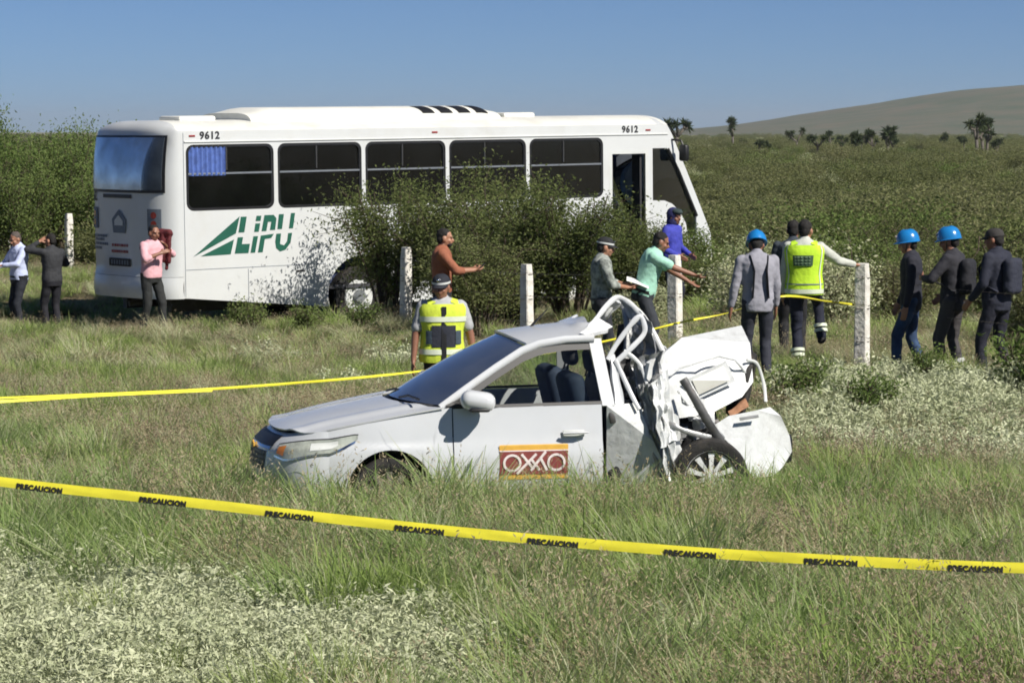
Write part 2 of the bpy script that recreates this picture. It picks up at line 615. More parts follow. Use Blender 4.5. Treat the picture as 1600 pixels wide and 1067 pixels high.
# ================================================================== the bus
bus = tag(empty('passenger_bus', (BUS_O.x, BUS_O.y, -0.30), (0, R(-0.7), BUS_PHI)),
          'white passenger bus with green side lettering stopped among the bushes', 'bus')
BUS_SX = 1.07
bus.scale = (BUS_SX, 1, 1)
W_BUS = 2.5
SIDE = lambda v0: (lambda x, y, z: Vector((x, v0 + z, y)))     # plate drawn in (length, height)
PITCH = 1.636
WIN = [(0.327 + i * PITCH, 0.327 + i * PITCH + 1.565) for i in range(5)]
WZ0, WZ1 = 2.02, 3.08

def arch(cx, cz, r, zb, n=14):
    a0 = math.asin(max(-1, min(1, (zb - cz) / r)))
    return [(cx + r * math.cos(PI - a0 - (PI - 2 * a0) * i / n), cz + r * math.sin(PI - a0 - (PI - 2 * a0) * i / n)) for i in range(n + 1)]

side_outline = [(0.26, 0.63)] + arch(3.5, 0.55, 0.64, 0.36) + arch(7.75, 0.55, 0.6, 0.36) + \
    [(9.5, 0.36), (10.45, 0.40), (10.78, 0.5), (10.86, 0.9), (10.83, 1.3), (10.62, 1.75), (10.3, 2.42), (9.95, 3.13), (9.84, 3.3), (0.26, 3.3)]
win_holes = [rrect(a, WZ0, b, WZ1, 0.13) for a, b in WIN]
door_hole = [(8.57, 0.50), (9.42, 0.50), (9.42, 2.84), (8.57, 2.84)]
front_hole = [(9.52, 2.87), (9.84, 2.87), (10.06, 2.52), (10.50, 1.62), (10.52, 1.25), (10.33, 1.22), (10.26, 1.50), (10.12, 1.72), (9.95, 1.86), (9.78, 1.92), (9.52, 1.93)]
plate('side_wall', [side_outline] + win_holes + [door_hole, front_hole], 0.05, M['bus_white'], SIDE(0.025), bus)
far_out = [(0.26, 0.63)] + arch(3.5, 0.55, 0.64, 0.36) + arch(7.75, 0.55, 0.6, 0.36) + side_outline[-10:]
far_holes = win_holes + [rrect(8.55, WZ0, 9.38, WZ1 - 0.1, 0.1), front_hole]
plate('side_wall', [far_out] + far_holes, 0.05, M['bus_white'], SIDE(W_BUS - 0.025), bus)

def bus_window(a, b, v, out, curtain=False):
    sgn = -1 if out < 0 else 1
    w = plate('window', [rrect(a - 0.012, WZ0 - 0.012, b + 0.012, WZ1 + 0.012, 0.14), rrect(a + 0.045, WZ0 + 0.045, b - 0.045, WZ1 - 0.045, 0.10)],
              0.03, M['black_trim'], SIDE(v + out * 0.004), bus)
    zm = WZ0 + (WZ1 - WZ0) * 0.56
    plate('pane', [rrect(a + 0.03, WZ0 + 0.03, b - 0.03, zm, 0.09)], 0.006, M['bus_glass'], SIDE(v + out * 0.001), w)
    mid = a + (b - a) * 0.46
    plate('pane', [rrect(a + 0.03, zm, mid, WZ1 - 0.03, 0.05)], 0.006, M['bus_glass'], SIDE(v + out * 0.001), w)
    plate('pane', [rrect(mid, zm, b - 0.03, WZ1 - 0.03, 0.05)], 0.006, M['bus_glass'], SIDE(v + out * -0.008), w)
    MB().box(((a + b) / 2, v + out * 0.012, zm), (b - a - 0.08, 0.022, 0.028)).build('window_bar', M['alu'], w, smooth=False)
    MB().box((mid, v + out * 0.012, (zm + WZ1) / 2), (0.022, 0.02, WZ1 - zm - 0.1)).build('window_bar', M['dark_plastic'], w, smooth=False)
    return w
for a, b in WIN:
    bus_window(a, b, 0.025, -1)
    bus_window(a, b, W_BUS - 0.025, 1)
# blue curtain drawn across the upper rear pane
def curtain(u0, u1, z0, z1, v):
    cb = MB()
    cb.grid(lambda u, z: (u, v + 0.018 * math.sin((u - u0) * 75), z), lin(u0, u1, 60), lin(z0, z1, 3))
    return cb.build('curtain', M['curtain_blue'], bus, auto=180)
curtain(0.38, 1.02, 2.58, 3.04, 0.004)
for u0 in (3.68, 5.3, 6.95):
    curtain(u0, u0 + 0.3, 2.2, 3.04, 0.12)

# rear cap
def rear_x(v, z):
    t = abs((v - 1.25) / 1.25)
    t = min(t, 1.0)
    x = 0.27 - 0.42 * (1 - t ** 3) ** (1 / 2.2)
    fade = 1 - t ** 6
    if z > 2.35:
        x += 0.16 * fade * ((z - 2.35) / 0.95) ** 2
    if z < 1.0:
        x -= 0.03 * fade
    return x
def roof_z(v):
    t = min(abs((v - 1.25) / 1.25), 1.0)
    return 3.30 + 0.17 * (1 - t ** 4)
vs_r = [1.25 - 1.25 * math.cos(PI * i / 40) for i in range(41)]
def rear_pt(v, w):
    zr = roof_z(v)
    t = min(abs((v - 1.25) / 1.25), 1.0)
    if w <= 1:
        z = 0.97 + (zr - 0.22 - 0.97) * w
        return (rear_x(v, z), v, z)
    a = (w - 1) * PI / 2
    z = zr - 0.22 + 0.22 * math.sin(a)
    return (rear_x(v, zr - 0.22) + 0.26 * (1 - t ** 6) * (1 - math.cos(a)), v, z)
mb = MB()
mb.grid(rear_pt, vs_r, lin(0, 1, 24) + lin(1.12, 2, 8))
mb.build('rear_panel', M['bus_white'], bus, auto=60)
mb = MB()
mb.grid(lambda v, z: (rear_x(v, 0.9) - 0.025 * math.sin((z - 0.6) / 0.36 * PI), v, z), vs_r, lin(0.62, 0.965, 7))
mb.grid(lambda v, q: (rear_x(v, 0.9) + q, v, 0.62), vs_r, lin(0, 0.25, 3))
mb.build('rear_bumper', M['bus_white'], bus, auto=60)
def rear_patch(name, v0, v1, z0, z1, mat, out=0.012, parent=bus, n=14, poly=None, skew=0.0):
    b_ = MB()
    b_.grid(lambda v, z: (rear_x(v, z) - out, v, z), lin(v0, v1, n), lin(z0, z1, max(4, n // 2)))
    return b_.build(name, mat, parent, thick=-0.008, auto=50)
rw = rear_patch('rear_window', 0.17, 2.33, 2.36, 3.20, M['rear_glass'], 0.014, n=26)
b_ = MB()
for v0, v1, z0, z1 in ((0.12, 2.38, 2.315, 2.36), (0.12, 2.38, 3.2, 3.235), (0.12, 0.17, 2.36, 3.2), (2.33, 2.38, 2.36, 3.2)):
    b_.grid(lambda v, z: (rear_x(v, z) - 0.016, v, z), lin(v0, v1, 20), lin(z0, z1, 4))
b_.build('window_seal', M['black_trim'], rw)
rear_patch('vent_slot', 0.85, 1.75, 2.225, 2.285, M['black_trim'], 0.010)
for v in (0.30, 2.12):
    tl = rear_patch('tail_light', v - 0.12, v + 0.14, 1.72, 2.06, M['ink_grey'], 0.012)
    b_ = MB()
    for zz, rr in ((1.82, 0.055), (1.96, 0.055)):
        b_.grid(lambda q, r_: (rear_x(v + 0.01 + r_ * math.cos(q), zz) - 0.024, v + 0.01 + r_ * math.cos(q), zz + r_ * math.sin(q)), lin(0, 2 * PI, 16), (0.001, rr))
    b_.build('lens', M['lamp_red'], tl)
def rear_poly(name, pts, mat, out=0.016, parent=bus):
    return plate(name, [pts], 0.004, mat, lambda x, y, z: Vector((rear_x(x, y) - out - z, x, y)), parent)
em = rear_poly('emblem', [(1.05, 1.66), (1.42, 1.66), (1.46, 1.88), (1.24, 2.04), (1.02, 1.88)], M['ink_grey'])
rear_poly('emblem_panel', [(1.11, 1.78), (1.37, 1.78), (1.37, 1.86), (1.24, 1.95), (1.11, 1.86)], M['bus_grey'], 0.022, em)
for z0, v0, v1, mt in ((1.60, 1.65, 2.25, 'ink_grey'), (1.54, 1.75, 2.25, 'ink_grey'), (1.47, 1.62, 2.25, 'ink_grey'), (1.40, 1.85, 2.25, 'ink_grey'),
                       (1.46, 0.98, 1.52, 'ink_red'), (1.36, 0.98, 1.52, 'ink_red'), (1.43, 0.35, 0.7, 'ink_grey')):
    # rows of small printing, too far away to be read: broken strokes
    rng = random.Random(z0)
    v = v0
    bb = MB()
    while v < v1 - 0.03:
        w = rng.uniform(0.02, 0.06)
        bb.grid(lambda a, z: (rear_x(a, z) - 0.011, a, z), (v, min(v + w, v1)), (z0 - 0.022, z0 + 0.022))
        v += w + 0.015
    bb.build('printed_line', M[mt], bus, smooth=False)
np_ = rear_poly('number_plate', rrect(0.90, 1.12, 1.58, 1.25, 0.02), M['ink_black'])
for k in range(7):
    v = 0.96 + k * 0.083
    MB().grid(lambda a, z: (rear_x(a, z) - 0.021, a, z), (v, v + 0.045), (1.15, 1.22)).build('plate_character', M['ink_grey'], np_, smooth=False)
me = text_mesh('fleet_number', '62', 0.22, M['ink_black'], lambda x, y, z: Vector((rear_x(2.16 - x, 2.24 + y) - 0.012, 2.16 - x, 2.24 + y)), 0.0, 0.006)
link('fleet_number', me, bus)

# roof, skirts, floor, front
mb = MB()
mb.grid(lambda a, v: (rear_pt(v, 2)[0] * (1 - a) + 9.85 * a, v, roof_z(v)), lin(0, 1, 31), vs_r)
mb.build('roof', M['bus_roof'], bus, auto=70)
MB().tube([(0.3, -0.006, 3.125), (9.86, -0.006, 3.125)], 0.014, 6).build('rain_gutter', M['bus_grey'], bus)
for c_, s_ in (((0.285, -0.001, 1.96), (0.008, 0.006, 2.62)), ((1.55, -0.001, 1.08), (2.5, 0.006, 0.008)), ((5.6, -0.001, 1.12), (3.0, 0.006, 0.008)),
               ((8.9, -0.001, 3.235), (0.008, 0.006, 0.09)), ((1.4, -0.001, 0.8), (0.008, 0.006, 0.5))):
    MB().box(c_, s_).build('panel_seam', M['ink_grey'], bus, smooth=False)
MB().box((5.3, 1.25, 0.68), (10.0, 2.38, 0.06)).build('floor', M['interior'], bus, smooth=False)
mb = MB()
for q in (0.55, 1.95):
    mb.box((5.0, q, 0.5), (9.4, 0.12, 0.24))
mb.box((6.6, 1.25, 0.45), (1.6, 0.9, 0.35)); mb.box((1.6, 1.25, 0.5), (1.2, 1.0, 0.3)); mb.tube([(3.5, 0.3, 0.5), (3.5, 2.2, 0.5)], 0.09); mb.tube([(7.75, 0.3, 0.5), (7.75, 2.2, 0.5)], 0.07)
mb.tube([(0.2, 1.0, 0.55), (-0.12, 1.05, 0.52)], 0.05)
mb.build('chassis', M['black_trim'], bus, smooth=False)
mb = MB()
mb.box((5.2, 1.25, 3.24), (9.0, 2.36, 0.03))
mb.build('headliner', M['interior'], bus, smooth=False)
# windscreen, pillars, nose
def nose(v, z):
    t = abs((v - 1.25) / 1.25)
    if z > 1.3:
        x = 10.83 - (z - 1.3) / 2.0 * 0.99
    else:
        x = 10.86 - 0.1 * ((z - 0.9) / 0.5) ** 2 if z < 0.9 else 10.86 - 0.03 * (z - 0.9) / 0.4
    return x + 0.18 * (1 - t ** 2.6)
mb = MB(); mb.grid(lambda v, z: (nose(v, z), v, z), lin(0.1, 2.4, 24), lin(1.45, 3.05, 12)); mb.build('windscreen', M['bus_glass_clear'], bus)
mb = MB(); mb.grid(lambda v, z: (nose(v, z), v, z), lin(0.0, 2.5, 24), lin(0.42, 1.45, 10)); mb.build('front_panel', M['bus_white'], bus, thick=0.03)
mb = MB(); mb.grid(lambda v, z: (nose(v, z) + 0.004 - 0.9 * max(0, z - 3.3), v, min(z, roof_z(v) + 0.002)), lin(0.0, 2.5, 24), lin(3.05, 3.47, 8)); mb.build('destination_panel', M['bus_white'], bus, thick=0.03)
for v0, v1 in ((0.0, 0.12), (2.38, 2.5)):
    mb = MB(); mb.grid(lambda v, z: (nose(v, z) + 0.003, v, z), lin(v0, v1, 4), lin(1.4, 3.1, 10)); mb.build('windscreen_pillar', M['bus_white'], bus, thick=0.05)
for v in (0.35, 2.15):
    mb = MB(); mb.grid(lambda a, r_: (nose(v + r_ * math.cos(a), 0.95 + r_ * math.sin(a)) + 0.01, v + r_ * math.cos(a), 0.95 + r_ * math.sin(a)), lin(0, 2 * PI, 20), (0.001, 0.13)); mb.build('headlight', M['headlamp_lens'], bus)
# front side glazing and door
plate('front_side_window', [front_hole], 0.006, M['bus_glass_clear'], SIDE(0.028), bus)
plate('front_side_window', [front_hole], 0.006, M['bus_glass_clear'], SIDE(W_BUS - 0.028), bus)
MB().tube([(9.86, 0.0, 2.86), (10.1, 0.0, 2.45), (10.51, 0.0, 1.62)], 0.03, 6).build('window_seal', M['black_trim'], bus)
fw = plate('driver_window', [rrect(8.53, WZ0 - 0.02, 9.40, WZ1 - 0.08, 0.1), rrect(8.6, WZ0 + 0.05, 9.33, WZ1 - 0.15, 0.07)], 0.04, M['black_trim'], SIDE(W_BUS - 0.02), bus)
dr = plate('door', [[(8.57, 2.84), (9.42, 2.84), (9.42, 0.5), (9.36, 0.5), (9.36, 2.78), (8.63, 2.78), (8.63, 0.5), (8.57, 0.5)]], 0.05, M['bus_grey'], SIDE(0.022), bus)
MB().box((8.68, 0.42, 1.66), (0.04, 0.7, 2.2)).build('leaf', M['dark_plastic'], dr, smooth=False)
MB().box((9.31, 0.18, 1.66), (0.04, 0.22, 2.2)).build('leaf', M['dark_plastic'], dr, smooth=False)
MB().tube([(8.8, 0.16, 0.9), (8.8, 0.16, 1.6), (8.85, 0.6, 2.1), (8.85, 0.6, 2.7)], 0.018, 8).build('handrail', M['alu'], dr)
for k in range(3):
    MB().box((8.99, 0.18 + 0.26 * k, 0.38 + 0.12 * k), (0.75, 0.3, 0.05)).build('step', M['dark_plastic'], bus, smooth=False)
# mirror
mr_ = MB().tube([(9.95, 0.0, 3.02), (10.02, -0.18, 3.0), (10.03, -0.22, 2.9)], 0.02, 6).build('mirror', M['black_trim'], bus)
MB().rbox((10.03, -0.24, 2.78), (0.1, 0.2, 0.3), 0.04).build('mirror_head', M['black_trim'], mr_)
# seats
seat0 = None
for u in [0.75 + 0.82 * k for k in range(9)]:
    for v in (0.52, 1.95):
        if seat0 is None:
            mb = MB()
            mb.rbox((0, 0, 0.42), (0.42, 0.84, 0.12), 0.04); mb.rbox((-0.22, 0, 0.78), (0.10, 0.84, 0.72), 0.045, (0, R(-9), 0)); mb.box((0, 0, 0.2), (0.3, 0.5, 0.36))
            seat0 = mb.build('seat', M['seat_blue'], bus)
            seat0.location = (u, v, 0.71)
        else:
            s_ = seat0.copy(); C.objects.link(s_); s_.parent = bus; s_.location = (u, v, 0.71)
s_ = seat0.copy(); C.objects.link(s_); s_.name = 'driver_seat'; s_.parent = bus; s_.location = (8.95, 1.85, 0.85)
mb = MB()
for k in range(20):
    a0, a1 = 2 * PI * k / 20, 2 * PI * (k + 1) / 20
    mb.tube([(9.62 + 0.1 * math.sin(a0), 1.85 + 0.25 * math.cos(a0), 1.55 + 0.22 * math.sin(a0)), (9.62 + 0.1 * math.sin(a1), 1.85 + 0.25 * math.cos(a1), 1.55 + 0.22 * math.sin(a1))], 0.018, 6)
mb.tube([(9.62, 1.6, 1.55), (9.62, 2.1, 1.55)], 0.015, 6); mb.tube([(9.62, 1.85, 1.55), (9.95, 1.85, 1.1)], 0.03, 6)
mb.build('steering_wheel', M['black_trim'], bus)
MB().rbox((10.2, 1.3, 1.15), (0.5, 2.1, 0.55), 0.12).build('dashboard', M['dark_plastic'], bus)
MB().box((0.42, 1.25, 1.6), (0.06, 2.3, 1.9)).build('rear_bulkhead', M['interior'], bus, smooth=False)
# wheels
def tyre_mb(r, rin, w, n=36, bulge=0.92):
    b_ = MB()
    prof = [(rin, -w * 0.42), (rin + (r - rin) * 0.45, -w * 0.5), (r * 0.965, -w * 0.46), (r, -w * 0.34), (r, w * 0.34), (r * 0.965, w * 0.46), (rin + (r - rin) * 0.45, w * 0.5), (rin, w * 0.42)]
    rings = []
    for k in range(n):
        a = 2 * PI * k / n
        rings.append([Vector((p[0] * math.cos(a), p[1], p[0] * math.sin(a))) for p in prof])
    rings.append(rings[0])
    b_.loft(rings, cap=False)
    return b_
for nm, u in (('rear', 3.5), ('front', 7.75)):
    for v in ((0.2, 2.3)):
        whl = MB().tube([(0, -0.1, 0), (0, 0.1, 0)], 0.3, 24).build('wheel', M['bus_grey'], bus)
        whl.location = (u, v, 0.5); whl.scale = (1 / BUS_SX, 1, 1)
        tyre_mb(0.5, 0.29, 0.27).build('tyre', M['black_rubber'], whl, weld=True)
        mb = MB(); mb.tube([(0, -0.16, 0), (0, 0.16, 0)], 0.11, 14)
        for k in range(8):
            mb.tube([(0.16 * math.cos(k * PI / 4), -0.13, 0.16 * math.sin(k * PI / 4)), (0.16 * math.cos(k * PI / 4), 0.13, 0.16 * math.sin(k * PI / 4))], 0.02, 6)
        mb.build('hub', M['alu'], whl)
# roof equipment
def pod(u0, u1, v0, v1, z0, h, tl, tr, n=24):
    b_ = MB()
    def fn(a, v):
        u = u0 + (u1 - u0) * a
        e = min(sstep((u - u0) / tl) if tl > 0 else 1, sstep((u1 - u) / tr))
        tv = abs((v - (v0 + v1) / 2) / ((v1 - v0) / 2))
        return (u, v, z0 + h * (0.62 + 0.38 * e) * (1 - tv ** 5) ** 0.6 if tv < 1 else z0 - 0.06)
    vv = [(v0 + v1) / 2 - (v1 - v0) / 2 * math.cos(PI * i / 20) for i in range(21)]
    b_.grid(fn, lin(0, 1, n), vv)
    for ue in (0, 1):
        b_.grid(lambda v, q: (fn(ue, v)[0], v, z0 - 0.06 + (fn(ue, v)[2] - z0 + 0.06) * q), vv, (0, 1))
    return b_, fn
ac, ac_fn = pod(1.75, 6.6, 0.42, 2.05, 3.43, 0.24, 0.5, 0.4, 40)
ac = ac.build('air_conditioner', M['bus_roof'], bus, auto=50)
for k in range(4):
    u = 5.05 + 0.36 * k
    def slot(a, q):
        v = 0.47 + 0.30 * q
        p = ac_fn((u + a * 0.24 - 0.08 * q - 1.75) / 4.85, v)
        return (p[0], p[1] - 0.004, p[2] + 0.006)
    mb = MB(); mb.grid(slot, lin(0, 1, 5), lin(0, 1, 8))
    mb.build('grille_slot', M['black_trim'], ac, smooth=False)
for u in (0.62, 6.85):
    h = MB().rbox((u + 0.32, 1.0, 3.49), (0.66, 0.66, 0.10), 0.04).build('roof_hatch', M['bus_roof'], bus)
# side lettering: arrow and split letters
lm = lambda x, y, z: Vector((x, -0.004 - z, y))
def LP(px, py):
    return (0.42 + (px / 8 - 20) * 0.01156, 1.91 - (py / 8 - 18) / 96.5)
def logo(name, polys):
    return plate(name, [[LP(*p) for p in q] for q in polys], 0.003, M['logo_green'], lm, bus)
logo('arrow_mark', [[(165, 625), (740, 145), (690, 355)]])
logo('arrow_mark', [[(255, 622), (665, 430), (622, 612)]])
logo('letter_l', [[(755, 150), (828, 150), (795, 345), (722, 345)], [(712, 405), (778, 405), (762, 492), (862, 492), (842, 607), (672, 607)]])
logo('letter_i', [[(950, 145), (1012, 145), (1000, 210), (938, 210)], [(935, 240), (995, 240), (975, 345), (917, 345)], [(907, 400), (965, 400), (925, 605), (868, 605)]])
logo('letter_p', [[(1050, 140), (1165, 140), (1200, 185), (1180, 330), (1115, 330), (1135, 225), (1092, 225), (1070, 340), (1010, 340)], [(1000, 395), (1165, 378), (1130, 430), (1050, 440), (1020, 605), (960, 605)]])
logo('letter_u', [[(1232, 135), (1295, 135), (1268, 322), (1210, 322)], [(1385, 125), (1437, 125), (1408, 318), (1356, 318)],
                  [(1195, 380), (1255, 378), (1240, 510), (1290, 530), (1330, 480), (1345, 378), (1397, 375), (1372, 500), (1310, 585), (1240, 605), (1190, 560), (1180, 480)]])
for u, z in ((0.75, 3.222), (9.02, 3.215)):
    me = text_mesh('fleet_number', '9612', 0.165, M['ink_black'], lambda x, y, zz: Vector((u + x, -0.0065 - zz, z + y)), 0.003, 0.005, spacing=1.1)
    link('fleet_number', me, bus)
for u, z in ((0.44, 3.22), (9.42, 3.2), (4.95, 3.22)):
    MB().rbox((u, -0.004, z), (0.11, 0.012, 0.03), 0.005).build('marker_lamp', M['lamp_red'], bus)
MB().rbox((2.35, -0.003, 0.98), (0.16, 0.012, 0.03), 0.005).build('latch', M['ink_black'], bus)

# ================================================================== the wrecked car
CAR_Z = -0.08
car = tag(empty('wrecked_car', (-0.927, 21.95, CAR_Z), (0, 0, R(12))), 'white sedan with its rear end crushed, standing in tall grass', 'car')
CW = 1.70                                    # width; local x runs from the front axle to the rear, y away from the road side
rngc = random.Random(5)
def ys(x, z):
    """inset of the side surface from the widest plane"""
    if z < 0.55:
        y = 0.07 * ((0.55 - z) / 0.35) ** 2
    elif z < 0.95:
        y = 0.045 * ((z - 0.55) / 0.40) ** 1.6
        if 0.66 < z: y += 0.018 * sstep((z - 0.66) / 0.03)
    else:
        y = 0.057 + (z - 0.95) * 0.43
    if x < 0.1:
        y += 0.24 * ((0.1 - x) / 1.05) ** 2.3
    return y
belt = lambda x: 0.945 + 0.012 * (x - 0.4)
def hood_edge(x):
    return 0.735 + 0.215 * sstep((x + 0.62) / 1.9) * 1.22 if x < 0.5 else 0.955
hood_edge = lambda x: 0.745 + (0.955 - 0.745) * min(1, max(0, (x + 0.62) / 1.08)) ** 0.8
AR, ACZ = 0.345, 0.30
def zlow_f(x):
    if abs(x) < AR:
        return max(0.2, ACZ + math.sqrt(AR * AR - x * x))
    return 0.2
def side_panel(name, x0, x1, zlo, zhi, mat, near=True, out=0.0, nx=26, nz=12, thick=0.012, parent=car):
    b_ = MB()
    def fn(x, q):
        a, c = zlo(x), zhi(x)
        z = a + (c - a) * q
        y = ys(x, z) - out
        return (x, y if near else CW - y, z)
    b_.grid(fn, lin(x0, x1, nx), lin(0, 1, nz))
    return b_.build(name, mat, parent, thick=thick, auto=50)
for near in (True, False):
    # fender in three strips so that the arch edge is clean
    b_ = MB()
    xs = sorted(set([round(v, 4) for v in lin(-0.47, -AR, 5) + [-AR * math.cos(PI * i / 24) for i in range(25)] + lin(AR, 0.485, 6)]))
    def ff(x, q):
        a, c = zlow_f(x), hood_edge(x)
        z = a + (c - a) * q
        y = ys(x, z)
        return (x, y if near else CW - y, z)
    b_.grid(ff, xs, lin(0, 1, 12))
    fd = b_.build('fender', M['car_white'], car, thick=0.012, auto=50)
    # dark arch liner
    b_ = MB()
    b_.grid(lambda a, q: ((AR + 0.015) * math.cos(a), (ys(0, 0.5) + 0.02 + q) if near else CW - (ys(0, 0.5) + 0.02 + q), ACZ + (AR + 0.015) * math.sin(a)), lin(-0.3, PI + 0.3, 22), lin(0, 0.30, 3))
    b_.build('arch_liner', M['black_trim'], car)
d1 = side_panel('front_door', 0.495, 1.675, lambda x: 0.21, belt, M['car_white'], nx=20)
d2 = side_panel('front_door', 0.495, 1.675, lambda x: 0.21, belt, M['car_white'], near=False, nx=20)
side_panel('rear_door', 1.685, 2.3, lambda x: 0.21, belt, M['car_white'], near=False, nx=12)
# crease trim + handle + badge
hd = MB().tube([(1.35, -0.018, 0.745), (1.40, -0.035, 0.750), (1.49, -0.036, 0.752), (1.55, -0.014, 0.750)], [0.014, 0.018, 0.018, 0.012], 8, flat=0.6).build('handle', M['car_white'], d1)
MB().rbox((1.44, 0.013, 0.742), (0.17, 0.012, 0.055), 0.005).build('handle_cup', M['bus_grey'], d1)
MB().rbox((0.33, 0.012, 0.595), (0.09, 0.008, 0.012), 0.003).build('fender_badge', M['chrome'], car)
# sills, and an underbody made black so panel gaps look shaded
for y in (0.10, CW - 0.10):
    MB().rbox((1.05, y, 0.20), (1.4, 0.10, 0.10), 0.03).build('sill', M['car_white'], car)
mb = MB(); mb.box((0.85, CW / 2, 0.24), (3.0, 1.35, 0.08)); mb.box((-0.1, CW / 2, 0.42), (0.9, 0.86, 0.36)); mb.box((0.36, CW / 2, 0.56), (0.08, 1.42, 0.62))
mb.build('dark_underbody', M['black_trim'], car, smooth=False)
# nose surface: p runs round the front, |p|>1 continues down the sides
def nose_pt(p, z, out=0.0):
    s_ = max(-1.0, min(1.0, p))
    hw = CW / 2 - ys(-0.47, min(z, 0.9))
    prof = 0.06 * ((0.46 - z) / 0.28) ** 2 if z < 0.46 else 0.02 * ((z - 0.46) / 0.12) + (0.16 * max(0, (z - 0.60) / 0.17) ** 2)
    e = (1 - abs(s_) ** 2.5) ** (1 / 2.2)
    x = -0.47 - (0.50 - prof) * e
    y = CW / 2 + s_ * hw
    if abs(p) > 1:
        xx = -0.47 + (abs(p) - 1)
        yy = ys(xx, z)
        x, y = xx, (yy if p < 0 else CW - yy)
    n = Vector((x + 0.2, (y - CW / 2) * 0.75, 0)).normalized()
    if abs(p) >= 1:
        n = Vector((0, -1 if p < 0 else 1, 0))
    return Vector((x, y, z)) + n * out
ps = [-math.cos(PI * i / 60) for i in range(61)]
ps = sorted(ps)
mb = MB()
mb.grid(lambda p, q: nose_pt(p, 0.16 + (0.752 + 0.036 * sstep((abs(p) - 0.55) / 0.45) - 0.16) * q), ps, lin(0, 1, 24))
mb.build('front_bumper', M['car_white'], car, thick=0.012, auto=60)
def nose_patch(name, p0, p1, zf0, zf1, mat, out, parent=car, n=24, nz=6, th=0.006):
    b_ = MB()
    b_.grid(lambda p, q: nose_pt(p, zf0(p) + (zf1(p) - zf0(p)) * q, out), lin(p0, p1, n), lin(0, 1, nz))
    return b_.build(name, mat, parent, auto=60)
gr = nose_patch('grille', -0.60, 0.60, lambda p: 0.655, lambda p: 0.735, M['black_trim'], 0.006)
nose_patch('grille_bar', -0.58, 0.58, lambda p: 0.635, lambda p: 0.655, M['chrome'], 0.014, gr)
g2 = nose_patch('lower_grille', -0.50, 0.50, lambda p: 0.47, lambda p: 0.615, M['black_trim'], 0.006)
for zz in (0.505, 0.54, 0.575):
    nose_patch('grille_slat', -0.48, 0.48, lambda p: zz, lambda p: zz + 0.008, M['dark_plastic'], 0.012, g2)
nose_patch('air_intake', -0.55, 0.55, lambda p: 0.24, lambda p: 0.36, M['black_trim'], 0.006)
bb_ = MB(); bb_.box((0, 0, 0), (0.012, 0.14, 0.028)); bb_.box((0, 0, 0), (0.013, 0.05, 0.06))
bd = bb_.build('badge', M['oxxo_yellow'], gr, smooth=False); bd.location = nose_pt(0, 0.63, 0.02)
for sg in (-1, 1):
    # headlamp: pointed at the rear, following the corner
    def z0(p):
        t = (abs(p) - 0.70) / 0.52
        return 0.575 + 0.02 * max(0, (0.2 - t) / 0.2) + 0.155 * max(0, (t - 0.25) / 0.75) ** 1.35
    def z1(p):
        t = (abs(p) - 0.70) / 0.52
        return 0.675 + 0.085 * min(1, t / 0.95)
    hl = nose_patch('headlight', sg * 0.70, sg * 1.22, z0, z1, M['headlamp_lens'], 0.011, nz=8, n=40)
    nose_patch('lamp_rim', sg * 0.685, sg * 1.20, lambda p: z0(p) - 0.016, lambda p: z0(p), M['chrome'], 0.010, hl, nz=3, n=40)
    nose_patch('lamp_edge', sg * 0.685, sg * 1.225, lambda p: z1(p), lambda p: z1(p) + 0.010, M['dark_plastic'], 0.009, hl, nz=3, n=40)
    nose_patch('indicator', sg * 0.715, sg * 0.80, lambda p: z0(p) + 0.02, lambda p: z1(p) - 0.015, M['lamp_amber'], 0.016, hl, nz=4, n=8)
    nose_patch('reflector', sg * 0.97, sg * 1.07, lambda p: z0(p) + 0.03, lambda p: z1(p) - 0.02, M['bus_grey'], 0.0145, hl, nz=4, n=8)
# hood
def hood_pt(a, q):
    t = 2 * q - 1
    xf = -0.47 - 0.36 * (1 - abs(t) ** 2.6) ** (1 / 2.2) + 0.02
    xb = 0.42 - 0.33 * (1 - abs(t) ** 2.2)
    x = xf + (xb - xf) * a
    hw = CW / 2 - ys(max(x, -0.47), 0.80) - 0.004
    zc = 0.745 + (0.975 - 0.745) * min(1, max(0, (x + 0.83) / 1.0)) ** 0.72
    ze = hood_edge(x)
    z = ze + (zc - ze) * (1 - abs(t) ** 2.2) + 0.003
    if 0.62 < abs(t) < 0.84:
        z += 0.012 * math.sin((abs(t) - 0.62) / 0.22 * PI)
    return (x, CW / 2 + t * hw, z)
mb = MB(); mb.grid(lambda q, a: hood_pt(a, q), lin(0, 1, 41), lin(0, 1, 26)); mb.build('hood', M['car_white'], car, thick=-0.012, auto=50)
mb = MB(); mb.grid(lambda q, a: (hood_pt(1, q)[0] - 0.02 + 0.14 * a, hood_pt(1, q)[1], hood_pt(1, q)[2] - 0.012 + 0.03 * a), lin(0.03, 0.97, 30), lin(0, 1, 4)); mb.build('cowl', M['black_trim'], car)
for y in (0.55, 1.15):
    MB().tube([(0.16, y, 1.0), (0.2, y - 0.18, 1.03), (0.24, y - 0.42, 1.02)], 0.010, 5).build('wiper', M['black_trim'], car)
